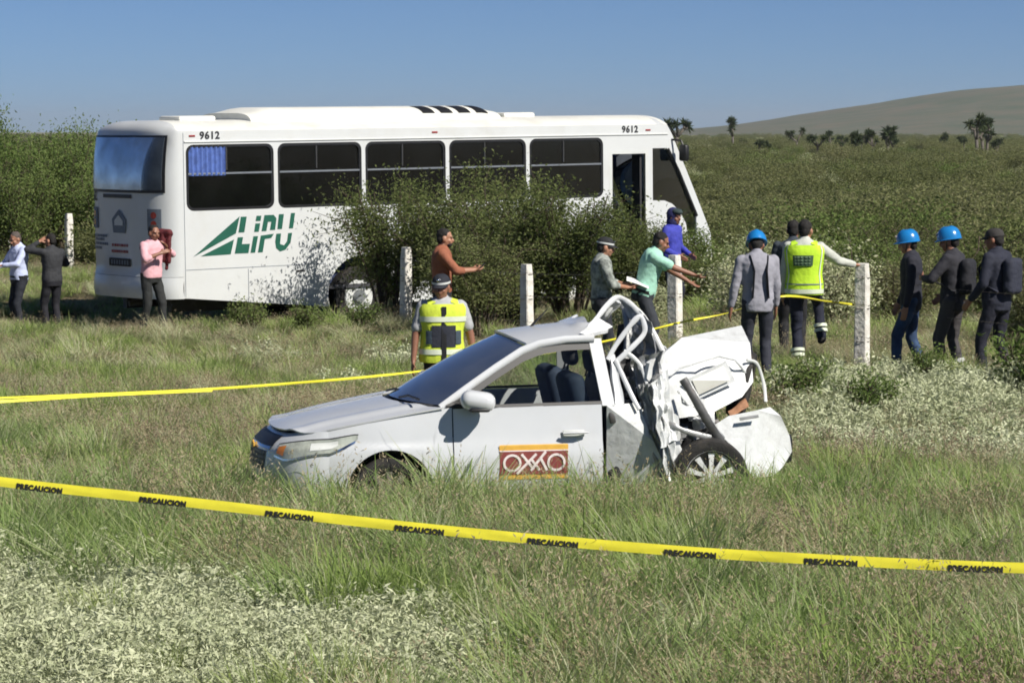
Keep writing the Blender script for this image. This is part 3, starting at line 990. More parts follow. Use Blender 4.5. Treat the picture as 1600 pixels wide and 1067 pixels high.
# windscreen
def ws_pt(q, a):
    t = 2 * q - 1
    xb = 0.47 - 0.33 * (1 - abs(t) ** 2.2); zb = 0.965 + 0.02 * (1 - t * t); hb = CW / 2 - 0.10
    xt = 1.12 - 0.10 * (1 - t * t); zt = 1.405 + 0.055 * (1 - t * t); ht = CW / 2 - 0.285
    x = xb + (xt - xb) * a; hw = hb + (ht - hb) * a; z = zb + (zt - zb) * a + 0.028 * math.sin(a * PI)
    return (x, CW / 2 + t * hw, z)
mb = MB(); mb.grid(ws_pt, lin(0, 1, 25), lin(0, 1, 14)); wsn = mb.build('windscreen', M['windscreen'], car)
mb = MB()
mb.grid(lambda q, a: (ws_pt(q, a)[0] + 0.004, ws_pt(q, a)[1], ws_pt(q, a)[2] - 0.004), lin(0, 1, 25), lin(0, 0.07, 3))
mb.build('windscreen_band', M['black_trim'], wsn)
# roof with the torn rear edge
def roof_pt(q, a):
    t = 2 * q - 1
    xb = 1.12 - 0.10 * (1 - t * t); x = xb + (1.72 - xb) * a
    hw = CW / 2 - 0.27
    z = 1.412 + 0.055 * (1 - t * t) + 0.045 * math.sin(min(a, 1) * PI / 2) + 0.03 * (1 - abs(t)) * a
    if a > 0.75:
        z += (a - 0.75) * 0.35 * (0.4 + noise.noise(Vector((q * 4, a * 3, 2)))) 
        x += (a - 0.75) * 0.5 * noise.noise(Vector((q * 5, 1, 4)))
    return (x, CW / 2 + t * hw, z)
mb = MB(); mb.grid(roof_pt, lin(0, 1, 31), lin(0, 1, 18)); mb.build('roof', M['car_white'], car, thick=-0.02, auto=40)
MB().tube([(1.27, CW / 2, 1.49), (1.31, CW / 2, 1.55), (1.42, CW / 2, 1.66)], [0.02, 0.01, 0.004], 6).build('aerial', M['black_trim'], car)
for near in (True, False):
    sgn = 1 if near else -1
    Y = lambda y: y if near else CW - y
    pts = [(0.40, 0.085, 0.955), (0.62, 0.135, 1.10), (0.86, 0.195, 1.25), (1.08, 0.245, 1.375), (1.22, 0.258, 1.425), (1.42, 0.262, 1.455), (1.66, 0.262, 1.462)]
    b_ = MB()
    b_.tube([(x, Y(y), z) for x, y, z in pts], [0.030, 0.030, 0.030, 0.032, 0.032, 0.032, 0.032], 10, flat=0.7, up=(0, 1, 0))
    b_.build('pillar', M['car_white'], car)
    ztop = lambda x: np.interp(x, [0.40, 0.62, 0.86, 1.08, 1.22, 1.42, 1.66], [0.955, 1.10, 1.25, 1.375, 1.425, 1.455, 1.462]) - 0.03
    # black window channel, glass
    zt2 = lambda x: max(belt(x) + 0.03, float(ztop(x)))
    fr = MB()
    def bandf(x, q):
        z = zt2(x) - 0.055 * q if q < 2 else 0
        z = max(z, belt(x))
        return (x, Y(ys(x, z) + 0.004), z)
    fr.grid(bandf, lin(0.46, 1.66, 30), (0, 1))
    fr.grid(lambda x, q: (x, Y(ys(x, belt(x) + 0.001 + 0.022 * q) - 0.003), belt(x) + 0.003 + 0.022 * q), lin(0.44, 1.68, 20), (0, 1))
    fr.grid(lambda x, q: (x, Y(ys(x, belt(x) + 0.02 + (zt2(x) - belt(x) - 0.02) * q) + 0.004), belt(x) + 0.02 + (zt2(x) - belt(x) - 0.02) * q), (0.44, 0.55, 0.66), lin(0, 1, 6))
    wf = fr.build('window_frame', M['black_trim'], car)
    gl = MB()
    gl.grid(lambda x, q: (x, Y(ys(x, belt(x) + (zt2(x) - 0.03 - belt(x)) * q) + 0.014), belt(x) + (zt2(x) - 0.03 - belt(x)) * q), lin(0.6, 1.66, 20), lin(0, 1, 8))
    gl.build('side_glass', M['car_glass'], wf)
    bp = MB()
    bp.grid(lambda x, q: (x + 0.06 * (1 - q), Y(ys(x, 0.95 + 0.52 * q) - 0.004), 0.95 + 0.51 * q), lin(1.62, 1.72, 5), lin(0, 1, 8))
    bp.build('door_pillar', M['car_white'], car, thick=0.03)
    # mirror
    mm = MB().tube([(0.60, Y(0.08), 0.965), (0.64, Y(-0.02), 0.985)], 0.03, 8).build('mirror', M['black_trim'], car)
    mh = MB(); mh.rbox((0.66, Y(-0.10), 1.02), (0.27, 0.20, 0.150), 0.070, (0, R(8), R(-12 * sgn)), seg=4)
    mh.build('mirror_shell', M['car_white'], mm, auto=60)
    MB().rbox((0.725, Y(-0.10), 1.02), (0.03, 0.19, 0.10), 0.014, (0, R(8), R(-12 * sgn))).build('mirror_glass', M['chrome'], mm)
    MB().rbox((0.66, Y(-0.09), 0.955), (0.15, 0.22, 0.03), 0.014).build('mirror_base', M['black_trim'], mm)
# cabin
mb = MB(); mb.rbox((0.42, CW / 2, 0.84), (0.42, 1.42, 0.26), 0.08); mb.build('dashboard', M['car_seat'], car)
mb = MB()
for k in range(20):
    a0, a1 = 2 * PI * k / 20, 2 * PI * (k + 1) / 20
    mb.tube([(0.72 + 0.07 * math.sin(a0), 0.45 + 0.18 * math.cos(a0), 0.92 + 0.165 * math.sin(a0)), (0.72 + 0.07 * math.sin(a1), 0.45 + 0.18 * math.cos(a1), 0.92 + 0.165 * math.sin(a1))], 0.014, 6)
mb.tube([(0.72, 0.28, 0.92), (0.72, 0.62, 0.92)], 0.014, 6); mb.tube([(0.72, 0.45, 0.92), (0.5, 0.45, 0.82)], 0.03, 6)
mb.build('steering_wheel', M['car_seat'], car)
for y in (0.47, 1.23):
    sm_ = MB(); sm_.rbox((1.25, y, 0.48), (0.52, 0.5, 0.18), 0.06); sm_.rbox((1.58, y, 0.86), (0.15, 0.5, 0.66), 0.065, (0, R(-14), 0), seg=3)
    st = sm_.build('front_seat', M['car_seat_blue'], car)
    hr = MB(); hr.rbox((1.69, y, 1.27), (0.10, 0.27, 0.19), 0.05, (0, R(-10), 0), seg=3); hr.tube([(1.655, y - 0.06, 1.14), (1.68, y - 0.06, 1.24)], 0.008, 6); hr.tube([(1.655, y + 0.06, 1.14), (1.68, y + 0.06, 1.24)], 0.008, 6)
    hr.build('headrest', M['car_seat'], st)
sm_ = MB(); sm_.rbox((1.86, CW / 2, 0.62), (0.16, 1.3, 0.6), 0.07, (0, R(8), 0)); sm_.rbox((1.98, CW / 2 + 0.1, 1.0), (0.14, 1.1, 0.5), 0.06, (0, R(22), R(6))); sm_.build('rear_seat', M['car_seat'], car)

# --- crushed rear: sheets traced on the side plane (tracing units), each with its own depth
def cp(px, py, y):
    """tracing of the wreck: survey coordinates (px, py) at lateral depth y -> car space"""
    c_, s_ = math.cos(R(12)), math.sin(R(12))
    k = (px - 800) / 4500
    x = (k * (21.95 + y * c_) + 0.927 + y * s_) / (c_ - k * s_)
    return Vector((x, y, 3.0 - CAR_Z - (py - 205) / 4500 * (21.95 + x * s_ + y * c_)))
def ridged(p, sc, seed):
    v = Vector((p.x * sc + seed, p.y * sc, p.z * sc))
    return 1 - 2 * abs(noise.noise(v)) + 0.45 * (1 - 2 * abs(noise.noise(v * 2.3 + Vector((5, 1, 2)))))
def sheet(name, corners, mat, amp=0.04, sc=5.0, nu=14, nv=14, seed=0.0, th=0.006, parent=car, fold=None, auto=24, an=None):
    a, b, c_, d = [Vector(p) for p in corners]        # TL TR BR BL
    b_ = MB()
    nrm = (b - a).cross(d - a).normalized()
    def fn(u, v):
        p = a * (1 - u) * (1 - v) + b * u * (1 - v) + c_ * u * v + d * (1 - u) * v
        k = ridged(p, sc, seed) if an is None else 1.3 * ridged(Vector((u * an[0] + v * an[2], v * an[1], 0)), 1.0, seed)
        jit = Vector((noise.noise(p * 9 + Vector((seed, 0, 0))), noise.noise(p * 9 + Vector((0, seed, 3))), noise.noise(p * 9 + Vector((0, 7, seed)))))
        e = min(1.0, 4 * min(u, 1 - u, v, 1 - v) + 0.35)
        p = p + nrm * (k - 0.6) * amp * e + jit * amp * 0.6
        if fold:
            p = p + nrm * fold * math.sin(u * PI)
        return p
    b_.grid(fn, lin(0, 1, nu), lin(0, 1, nv))
    return b_.build(name, mat, parent, thick=th, auto=auto)
# near rear door, pushed in and folded
def poly_panel(name, outline, yfn, mat, th, step=8.0, parent=car, auto=24, px_map=cp):
    bm = bmesh.new()
    vs = [bm.verts.new((x, y, 0)) for x, y in outline]
    bm.faces.new(vs)
    x0, x1 = min(p[0] for p in outline), max(p[0] for p in outline)
    y0, y1 = min(p[1] for p in outline), max(p[1] for p in outline)
    v = x0 + step
    while v < x1:
        bmesh.ops.bisect_plane(bm, geom=bm.verts[:] + bm.edges[:] + bm.faces[:], plane_co=(v, 0, 0), plane_no=(1, 0.25, 0)); v += step
    v = y0 - 60
    while v < y1 + 60:
        bmesh.ops.bisect_plane(bm, geom=bm.verts[:] + bm.edges[:] + bm.faces[:], plane_co=(0, v, 0), plane_no=(0.25, 1, 0)); v += step
    bmesh.ops.triangulate(bm, faces=bm.faces[:])
    for q in bm.verts:
        q.co = px_map(q.co.x, q.co.y, yfn(q.co.x, q.co.y))
    bmesh.ops.recalc_face_normals(bm, faces=bm.faces)
    bmesh.ops.solidify(bm, geom=bm.faces[:], thickness=th)
    me = bpy.data.meshes.new(name)
    bm.to_mesh(me); bm.free()
    me.materials.append(mat)
    shade(me, auto)
    return link(name, me, parent)
def door_y(px, py):
    d = (py - (666 + (px - 948) * 0.78)) / 40.0                  # distance from the diagonal fold
    e = (px - 948) / 55.0
    y = 0.06 - 0.095 * math.exp(-abs(d) * 1.6) + 0.09 * max(0, d) * (0.5 + 0.5 * math.sin(px * 0.16)) + 0.05 * max(0, -d) * (0.5 + 0.5 * math.sin(px * 0.09 + py * 0.05))
    y += 0.05 * math.exp(-((px - 958) / 9) ** 2 - ((py - 652) / 12) ** 2)
    y += 0.03 * max(0, e - 0.5) * math.sin(py * 0.12 + px * 0.05)
    return y + 0.022 * ridged(Vector((px * 0.02, py * 0.02, 0)), 1.3, 2.0)
rdoor = poly_panel('rear_door', [(948, 634), (1001, 629), (1004, 650), (1022, 690), (1042, 730), (1050, 780), (948, 785)], door_y, M['torn_white'], 0.012, 6.0, auto=30)
MB().rbox(cp(957, 652, 0.07), (0.05, 0.03, 0.10), 0.012, (0, R(-12), 0)).build('handle_recess', M['dark_metal'], rdoor)
sheet('door_fold', [cp(1000, 600, 0.16), cp(1024, 596, 0.06), cp(1064, 770, -0.06), cp(1030, 770, 0.06)], M['torn_metal'], 0.05, 6.0, 12, 22, 1.7, an=(3.0, 1.2, 0.8))
sheet('door_fold', [cp(985, 560, 0.26), cp(1036, 548, 0.12), cp(1030, 690, 0.02), cp(1006, 660, 0.14)], M['torn_metal'], 0.06, 6.0, 14, 18, 8.3, an=(3.2, 1.3, 0.7))
sheet('door_fold', [cp(1016, 600, 0.02), cp(1046, 580, 0.08), cp(1060, 690, 0.0), cp(1034, 700, -0.03)], M['torn_white'], 0.05, 6.5, 12, 18, 5.5, an=(2.6, 1.4, 0.9))
sheet('quarter_panel', [cp(1030, 640, 0.02), cp(1062, 650, 0.12), cp(1076, 770, 0.05), cp(1050, 780, -0.03)], M['torn_white'], 0.05, 7, 12, 16, 9.9, an=(2.4, 1.3, 1.0))
# far side rear quarter, roof remains
sheet('quarter_panel', [cp(985, 560, 1.5), cp(1060, 575, 1.45), cp(1150, 720, 1.5), cp(1000, 760, 1.6)], M['torn_white'], 0.06, 4, 14, 14, 2.2)
sheet('roof_flap', [cp(918, 508, 0.55), cp(958, 468, 0.75), cp(972, 476, 0.95), cp(940, 506, 0.9)], M['torn_white'], 0.03, 7, 9, 9, 6.1)
sheet('roof_flap', [cp(905, 520, 0.30), cp(932, 494, 0.42), cp(957, 508, 0.40), cp(930, 524, 0.30)], M['torn_white'], 0.02, 7, 8, 8, 4.4)
sheet('roof_flap', [cp(965, 466, 0.7), cp(1000, 486, 0.55), cp(1046, 556, 0.45), cp(1020, 552, 0.62)], M['torn_white'], 0.05, 6, 9, 16, 7.2)
sheet('roof_flap', [cp(1005, 492, 0.5), cp(1018, 500, 0.3), cp(1030, 600, 0.16), cp(1008, 590, 0.3)], M['torn_metal'], 0.05, 7, 7, 16, 12.2)
def bent(name, pts, w, mat, flat=0.55, n=10):
    P = [cp(*p) for p in pts]
    out = []
    for i in range(len(P) - 1):
        p0, p1 = P[max(i - 1, 0)], P[i]
        p2, p3 = P[i + 1], P[min(i + 2, len(P) - 1)]
        for k in range(5):
            t = k / 5
            out.append(0.5 * ((2 * p1) + (p2 - p0) * t + (2 * p0 - 5 * p1 + 4 * p2 - p3) * t * t + (3 * p1 - p0 - 3 * p2 + p3) * t ** 3))
    out.append(P[-1])
    return MB().tube(out, [w * (1 + 0.25 * noise.noise(p * 14)) for p in out], n, flat=flat, up=(0, 1, 0)).build(name, mat, car, auto=50)
bent('door_frame', [(950, 562, 0.22), (962, 540, 0.25), (985, 508, 0.27), (1000, 494, 0.28), (1007, 506, 0.27), (1006, 522, 0.26), (985, 545, 0.22), (962, 566, 0.2)], 0.021, M['car_white'])
bent('door_frame', [(962, 562, 0.20), (975, 590, 0.16), (990, 622, 0.10), (1000, 640, 0.06)], 0.019, M['car_white'])
bent('door_frame', [(975, 548, 0.22), (992, 560, 0.2), (1004, 575, 0.18), (1012, 600, 0.14)], 0.017, M['torn_white'])
bent('roof_rail', [(932, 498, 0.55), (950, 475, 0.62), (966, 464, 0.66), (985, 474, 0.62), (1003, 492, 0.55), (1022, 520, 0.5), (1040, 556, 0.42)], 0.022, M['torn_white'])
bent('roof_rail', [(976, 468, 0.75), (979, 495, 0.7), (981, 520, 0.65), (978, 560, 0.6)], 0.030, M['torn_metal'])
bent('roof_rail', [(940, 505, 0.9), (962, 470, 0.95), (985, 500, 1.2), (1010, 560, 1.3)], 0.022, M['torn_white'])
sheet('rear_pillar', [cp(953, 549, 0.235), cp(961, 553, 0.23), cp(977, 631, 0.08), cp(963, 633, 0.075)], M['car_white'], 0.012, 4, 6, 12, 1.0, 0.03, auto=40)
sheet('cabin_backing', [cp(962, 505, 0.75), cp(1012, 505, 0.7), cp(1022, 640, 0.55), cp(955, 645, 0.6)], M['dark_plastic'], 0.06, 5, 10, 12, 31.0)  # dark sheet added behind the frames to stand for the shaded cabin
sheet('cabin_backing', [cp(985, 500, 0.5), cp(1006, 515, 0.42), cp(1000, 600, 0.36), cp(984, 590, 0.45)], M['torn_metal'], 0.05, 7, 8, 12, 33.0)
# boot lid: thick pressed panel, twisted to face the road
lid_c = [(1010, 566), (1062, 532), (1158, 514), (1170, 540), (1175, 598), (1158, 622), (1108, 648), (1048, 655), (1026, 620), (1008, 590)]
def lid_y(px, py):
    t = (px - 1010) / 165.0
    y = 0.10 + 0.30 * t
    if py < 560 - (px - 1010) * 0.06:
        y += 0.012 * (560 - (px - 1010) * 0.06 - py)
    y += 0.055 * ridged(Vector((px * 0.012, py * 0.012, 0)), 1.5, 4.0) + 0.012 * ridged(Vector((px * 0.03, py * 0.03, 0)), 1.5, 9.0)
    return y
lid = poly_panel('boot_lid', lid_c, lid_y, M['torn_white'], 0.035, 5.0, auto=28)
def rot_rect(cx, cy, w, h, a):
    a = R(a)
    return [(cx + x * math.cos(a) - y * math.sin(a), cy + x * math.sin(a) + y * math.cos(a)) for x, y in ((-w / 2, -h / 2), (w / 2, -h / 2), (w / 2, h / 2), (-w / 2, h / 2))]
flat_y = lambda px, py: 0.10 + 0.30 * (px - 1010) / 165.0 + 0.035 * ridged(Vector((1110 * 0.012, 595 * 0.012, 0)), 1.3, 4.0)
pl_ = poly_panel('plate_recess', rot_rect(1112, 594, 68, 36, -25), lambda a, b: lid_y(a, b) - 0.02, M['torn_white'], 0.006, 10, lid)
nplate = poly_panel('number_plate', rot_rect(1112, 594, 54, 25, -25), lambda a, b: lid_y(a, b) - 0.032, M['bus_roof'], 0.004, 12, lid)
for k in range(7):
    a = R(-25); q = (k - 3) * 6.6
    poly_panel('plate_character', rot_rect(1112 + q * math.cos(a), 594 + q * math.sin(a), 3.6, 9, -25), lambda x, y: lid_y(x, y) - 0.040, M['torn_metal'], 0.003, 30, lid)
# pressed crease lines on the lid
def lid_rib(pts, w=0.010):
    out = []
    for (ax, ay), (bx, by) in zip(pts, pts[1:]):
        for t in lin(0, 1, 8):
            x, y = ax + (bx - ax) * t, ay + (by - ay) * t
            out.append(cp(x, y, lid_y(x, y) - 0.006))
    return MB().tube(out, w, 6).build('pressed_rib', M['torn_white'], lid)
lid_rib([(1062, 575), (1085, 568), (1125, 556), (1150, 562), (1166, 582)])
lid_rib([(1022, 590), (1048, 586), (1062, 575)])
lid_rib([(1060, 610), (1075, 632), (1100, 640)], 0.008)
# rear bumper, torn half off and pointing to the side
bpo = [(1112, 668), (1140, 650), (1185, 641), (1205, 636), (1222, 650), (1236, 682), (1240, 706), (1226, 730), (1212, 744), (1180, 748), (1160, 720), (1138, 690)]
def bump_y(px, py):
    t = (px - 1112) / 128.0
    return 0.10 - 0.10 * min(1, t * 2.2) + 2.6 * max(0, t - 0.55) ** 2.2 + 0.16 * (max(0, 668 - py) / 30.0) ** 2 + 0.06 * (max(0, py - 715) / 30.0) ** 2 + 0.010 * ridged(Vector((px * 0.01, py * 0.01, 0)), 2, 1.0)
rb = poly_panel('rear_bumper', bpo, bump_y, M['torn_white'], 0.02, 4.5, auto=45)
poly_panel('bumper_recess', rot_rect(1172, 653, 30, 4, -9), lambda a, b: bump_y(a, b) - 0.006, M['torn_metal'], 0.006, 30, rb)
# inside the bumper: crash bar, foam, lamp remains
MB().rbox(cp(1165, 695, 0.85), (0.40, 0.9, 0.25), 0.05, (0, 0, R(15))).build('boot_floor', M['black_trim'], car)
sheet('lamp_foam', [cp(1140, 642, 0.30), cp(1168, 622, 0.42), cp(1172, 634, 0.42), cp(1144, 652, 0.28)], M['foam_brown'], 0.02, 6, 6, 6, 3.0)
bent('strut', [(1068, 592, 0.06), (1085, 620, 0.04), (1105, 655, 0.03), (1128, 690, 0.06)], 0.034, M['dark_metal'], 0.5)
bent('strut', [(1078, 598, 0.10), (1098, 634, 0.07), (1118, 668, 0.06), (1140, 695, 0.1)], 0.018, M['torn_metal'], 0.6)
bent('strut', [(1040, 655, 0.1), (1058, 668, 0.03), (1085, 678, 0.02), (1112, 684, 0.05)], 0.022, M['torn_metal'], 0.6)
for k in range(9):
    cx, cy = rngc.uniform(1042, 1118), rngc.uniform(655, 692)
    w, h = rngc.uniform(14, 30), rngc.uniform(10, 20)
    y = rngc.uniform(0.06, 0.2)
    sheet('torn_scrap', [cp(cx - w / 2, cy - h / 2, y), cp(cx + w / 2, cy - h / 2 + rngc.uniform(-8, 8), y + 0.05), cp(cx + w / 2, cy + h / 2, y - 0.03), cp(cx - w / 2, cy + h / 2 + rngc.uniform(-6, 6), y + 0.06)],
          M[rngc.choice(['torn_white', 'torn_metal', 'dark_metal'])], 0.035, 9, 6, 6, k * 1.3)
for k in range(7):
    cx, cy = rngc.uniform(972, 1030), rngc.uniform(560, 660)
    w, h = rngc.uniform(10, 20), rngc.uniform(16, 36)
    y = rngc.uniform(0.2, 0.5)
    sheet('torn_scrap', [cp(cx - w / 2, cy - h / 2, y), cp(cx + w / 2, cy - h / 2 + rngc.uniform(-8, 8), y + 0.05), cp(cx + w / 2, cy + h / 2, y - 0.05), cp(cx - w / 2, cy + h / 2 + rngc.uniform(-6, 6), y + 0.06)],
          M[rngc.choice(['torn_metal', 'dark_metal', 'torn_metal'])], 0.04, 9, 6, 6, 40 + k * 1.3)
sheet('rear_wing', [cp(1040, 640, 0.35), cp(1120, 640, 0.5), cp(1150, 745, 0.45), cp(1050, 770, 0.35)], M['black_trim'], 0.05, 5, 12, 12, 21.0)
# spare wheel and lining behind the lid
sp = MB(); 
tyre_b = tyre_mb(0.27, 0.16, 0.15, 30)
spw = tyre_b.build('spare_tyre', M['black_rubber'], car, weld=True)
spw.location = cp(1160, 600, 0.70); spw.rotation_euler = (R(12), R(0), R(68))
bent('seal_strip', [(1168, 562, 0.45), (1182, 566, 0.5), (1190, 582, 0.52), (1196, 606, 0.5), (1198, 628, 0.45)], 0.014, M['bus_grey'])
# wheels
def car_wheel(x, y, z, rotz=0.0, near=True, tilt=0.0, rim='rim_silver'):
    w = MB().tube([(0, -0.02, 0), (0, 0.09, 0)], 0.19, 20).build('wheel', M['dark_metal'], car)
    w.location = (x, y, z); w.rotation_euler = (tilt, 0.3, rotz + (0 if near else PI))
    tyre_mb(0.295, 0.195, 0.185, 44).build('tyre', M['black_rubber'], w, weld=True)
    b_ = MB()
    rings = []
    prof = [(0.20, -0.075), (0.212, -0.085), (0.205, -0.06), (0.185, -0.03), (0.185, 0.05), (0.196, 0.07)]
    for k in range(45):
        a = 2 * PI * k / 44
        rings.append([Vector((p[0] * math.cos(a), p[1], p[0] * math.sin(a))) for p in prof])
    b_.loft(rings, cap=False, closed=False)
    b_.tube([(0, -0.078, 0), (0, -0.02, 0)], [0.045, 0.06], 16)
    for k in range(10):
        a = 2 * PI * k / 10
        ca, sa = math.cos(a), math.sin(a)
        w0, w1 = 0.016, 0.026
        q = []
        for r_, ww, yy in ((0.04, w0, -0.07), (0.12, w0 * 1.05, -0.074), (0.198, w1, -0.066)):
            q.append([Vector((r_ * ca - ww * sa, yy, r_ * sa + ww * ca)), Vector((r_ * ca + ww * sa, yy, r_ * sa - ww * ca)),
                      Vector((r_ * ca + ww * sa * 0.8, yy + 0.03, r_ * sa - ww * ca * 0.8)), Vector((r_ * ca - ww * sa * 0.8, yy + 0.03, r_ * sa + ww * ca * 0.8))])
        b_.loft(q)
    b_.build('rim', M[rim], w, auto=40, weld=True)
    return w
car_wheel(0.0, 0.13, 0.29, rim='rim_muddy')
car_wheel(0.0, CW - 0.13, 0.29, near=False)
car_wheel(2.54, 0.02, 0.385, R(-4), tilt=R(4))
car_wheel(2.40, CW - 0.2, 0.30, near=False)
# advertising panel on the door
def door_map(out):
    return lambda x, y, z: Vector((x, ys(x, y) - out - z, y))
sx0, sx1, sz0, sz1 = 0.848, 1.395, 0.395, 0.665
sgn_ = plate('door_sign', [rrect(sx0, sz0, sx1, sz1, 0.012)], 0.003, M['oxxo_yellow'], door_map(0.003), car)
plate('sign_field', [rrect(sx0 + 0.004, sz0 + 0.040, sx1 - 0.004, sz1 - 0.052, 0.004)], 0.002, M['oxxo_red'], door_map(0.006), sgn_)
plate('sign_stripe', [rrect(sx0, sz1 - 0.052, sx1, sz1 - 0.043, 0.003)], 0.002, M['oxxo_white'], door_map(0.0065), sgn_)
zc = (sz0 + sz1) / 2 - 0.006
def ring(cx, cz, rx, rz, w):
    n = 28
    return [[(cx + rx * math.cos(2 * PI * k / n), cz + rz * math.sin(2 * PI * k / n)) for k in range(n)],
            [(cx + (rx - w) * math.cos(2 * PI * k / n), cz + (rz - w) * math.sin(2 * PI * k / n)) for k in range(n)]]
def stroke(x0, z0, x1, z1, w):
    d = Vector((x1 - x0, z1 - z0)).normalized() * w / 2
    return [(x0 - d.y, z0 + d.x), (x0 + d.y, z0 - d.x), (x1 + d.y, z1 - d.x), (x1 - d.y, z1 + d.x)]
for cx in (0.948, 1.298):
    plate('letter_o', ring(cx, zc, 0.073, 0.070, 0.019), 0.002, M['oxxo_white'], door_map(0.009), sgn_)
for a, b_ in (((1.022, zc + 0.068), (1.120, zc - 0.052)), ((1.140, zc + 0.068), (0.985, zc - 0.085)), ((1.105, zc + 0.02), (1.165, zc - 0.06)), ((1.215, zc + 0.085), (1.095, zc - 0.06)), ((1.17, zc + 0.04), (1.225, zc - 0.062))):
    plate('letter_stroke', [stroke(*a, *b_, 0.020)], 0.002, M['oxxo_white'], door_map(0.009 + 0.0005 * a[0]), sgn_)

# ================================================================== fence posts, wire, tape
POSTS = [(-11.4, 65.2, 1.2, 'white concrete fence post at the far left behind the man reading papers', 0),
         (-9.35, 60.8, 1.25, 'white concrete fence post between the man in black and the bus', 0),
         (-1.65, 44.6, 1.2, 'weathered white fence post in front of the bush beside the bus wheel', 1),
         (0.21, 39.8, 1.16, 'plain white concrete fence post standing behind the car roof', 0),
         (2.05, 36.0, 1.2, 'white concrete fence post behind the man in the green shirt', 1),
         (3.91, 32.1, 1.18, 'white concrete fence post under the hand of the man in the yellow vest', 0),
         (5.78, 28.2, 1.2, 'white concrete fence post beyond the men in blue helmets', 0)]
tops = []
for i, (x, y, h, lab, kind) in enumerate(POSTS):
    z = g(x, y)
    root = tag(empty('fence_post', (x, y, z - 0.03), (R(random.Random(i).uniform(-1.2, 1.2)), R(random.Random(i + 9).uniform(-1.5, 1.5)), R(25 + 8 * i))), lab, 'post', 'concrete posts of the roadside fence')
    b_ = MB()
    w = 0.075
    rng = random.Random(i)
    rings = []
    for k in range(9):
        zz = (h + 0.03) * k / 8
        ww = w * (1 - 0.06 * k / 8) + rng.uniform(-0.002, 0.002)
        if k == 8: ww -= 0.012
        rings.append([Vector((sx * ww + rng.uniform(-0.002, 0.002), sy * ww + rng.uniform(-0.002, 0.002), zz if k < 8 else zz + 0.01)) for sx, sy in ((-1, -0.8), (-0.8, -1), (0.8, -1), (1, -0.8), (1, 0.8), (0.8, 1), (-0.8, 1), (-1, 0.8))])
    b_.loft(rings)
    b_.build('shaft', M['post_white'], root, auto=30)
    for hz in (0.35, 0.72, 1.06):
        MB().tube([(0.08 * math.cos(2 * PI * k / 12) * 1.05, 0.08 * math.sin(2 * PI * k / 12) * 1.05, hz) for k in range(13)], 0.004, 5).build('wire_tie', M['wire'], root)
    tops.append(Vector((x, y, z)))
for k, hz in enumerate((0.38, 0.74, 1.05)):
    b_ = MB()
    pts = []
    for p, q in zip(tops[2:], tops[3:]):
        for t in lin(0, 1, 9)[:-1]:
            r_ = p.lerp(q, t); pts.append((r_.x - 0.05, r_.y - 0.07, r_.z + hz - 0.05 * 4 * t * (1 - t)))
    pts.append((tops[-1].x - 0.05, tops[-1].y - 0.07, tops[-1].z + hz))
    b_.tube(pts, 0.0022, 5)
    for i in range(len(pts) - 1):
        a, c = Vector(pts[i]), Vector(pts[i + 1])
        for t in (0.15, 0.4, 0.65, 0.9):
            p = a.lerp(c, t)
            b_.tube([p + Vector((-0.012, 0, -0.014)), p + Vector((0.012, 0, 0.014))], 0.002, 4)
    tag(b_.build('barbed_wire', M['wire']), ['lowest strand of barbed wire strung along the concrete posts', 'middle strand of barbed wire strung along the concrete posts', 'top strand of barbed wire strung along the concrete posts'][k], 'wire', 'fence wires')

def tape_strip(root, pts, width, tilt, fold=0.0, name='strip', seg=14, twist=None):
    """ribbon along pts, with a lengthwise crease; tilt leans its face upward"""
    P = [Vector(p) for p in pts]
    dense = []
    for i in range(len(P) - 1):
        p0, p1, p2, p3 = P[max(i - 1, 0)], P[i], P[i + 1], P[min(i + 2, len(P) - 1)]
        for k in range(seg):
            t = k / seg
            dense.append(0.5 * ((2 * p1) + (p2 - p0) * t + (2 * p0 - 5 * p1 + 4 * p2 - p3) * t * t + (3 * p1 - p0 - 3 * p2 + p3) * t ** 3))
    dense.append(P[-1])
    b_ = MB()
    rows = []
    for i, p in enumerate(dense):
        d = (dense[min(i + 1, len(dense) - 1)] - dense[max(i - 1, 0)]).normalized()
        up = Vector((0, 0, 1)); up = (up - d * up.dot(d)).normalized()
        back = d.cross(up) * (-1)
        if back.y < 0: back = -back
        a = tilt + 0.12 * noise.noise(p * 1.7) + (twist(i / (len(dense) - 1)) if twist else 0)
        w = up * math.cos(a) + back * math.sin(a)
        fb = back * math.cos(a) - up * math.sin(a)
        f = fold * (1 + 0.4 * noise.noise(p * 2.3))
        rows.append((p, d, w, fb, f))
    def at(i, q):
        p, d, w, fb, f = rows[i]
        return p + w * width * q + fb * (f * abs(q) * 2 + 0.004 * noise.noise(p * 6 + Vector((q * 3, 0, 0))))
    b_.grid(lambda i, q: at(i, q), range(len(dense)), (-0.5, -0.25, 0.0, 0.25, 0.5))
    b_.build(name, M['tape'], root, auto=180)
    return rows

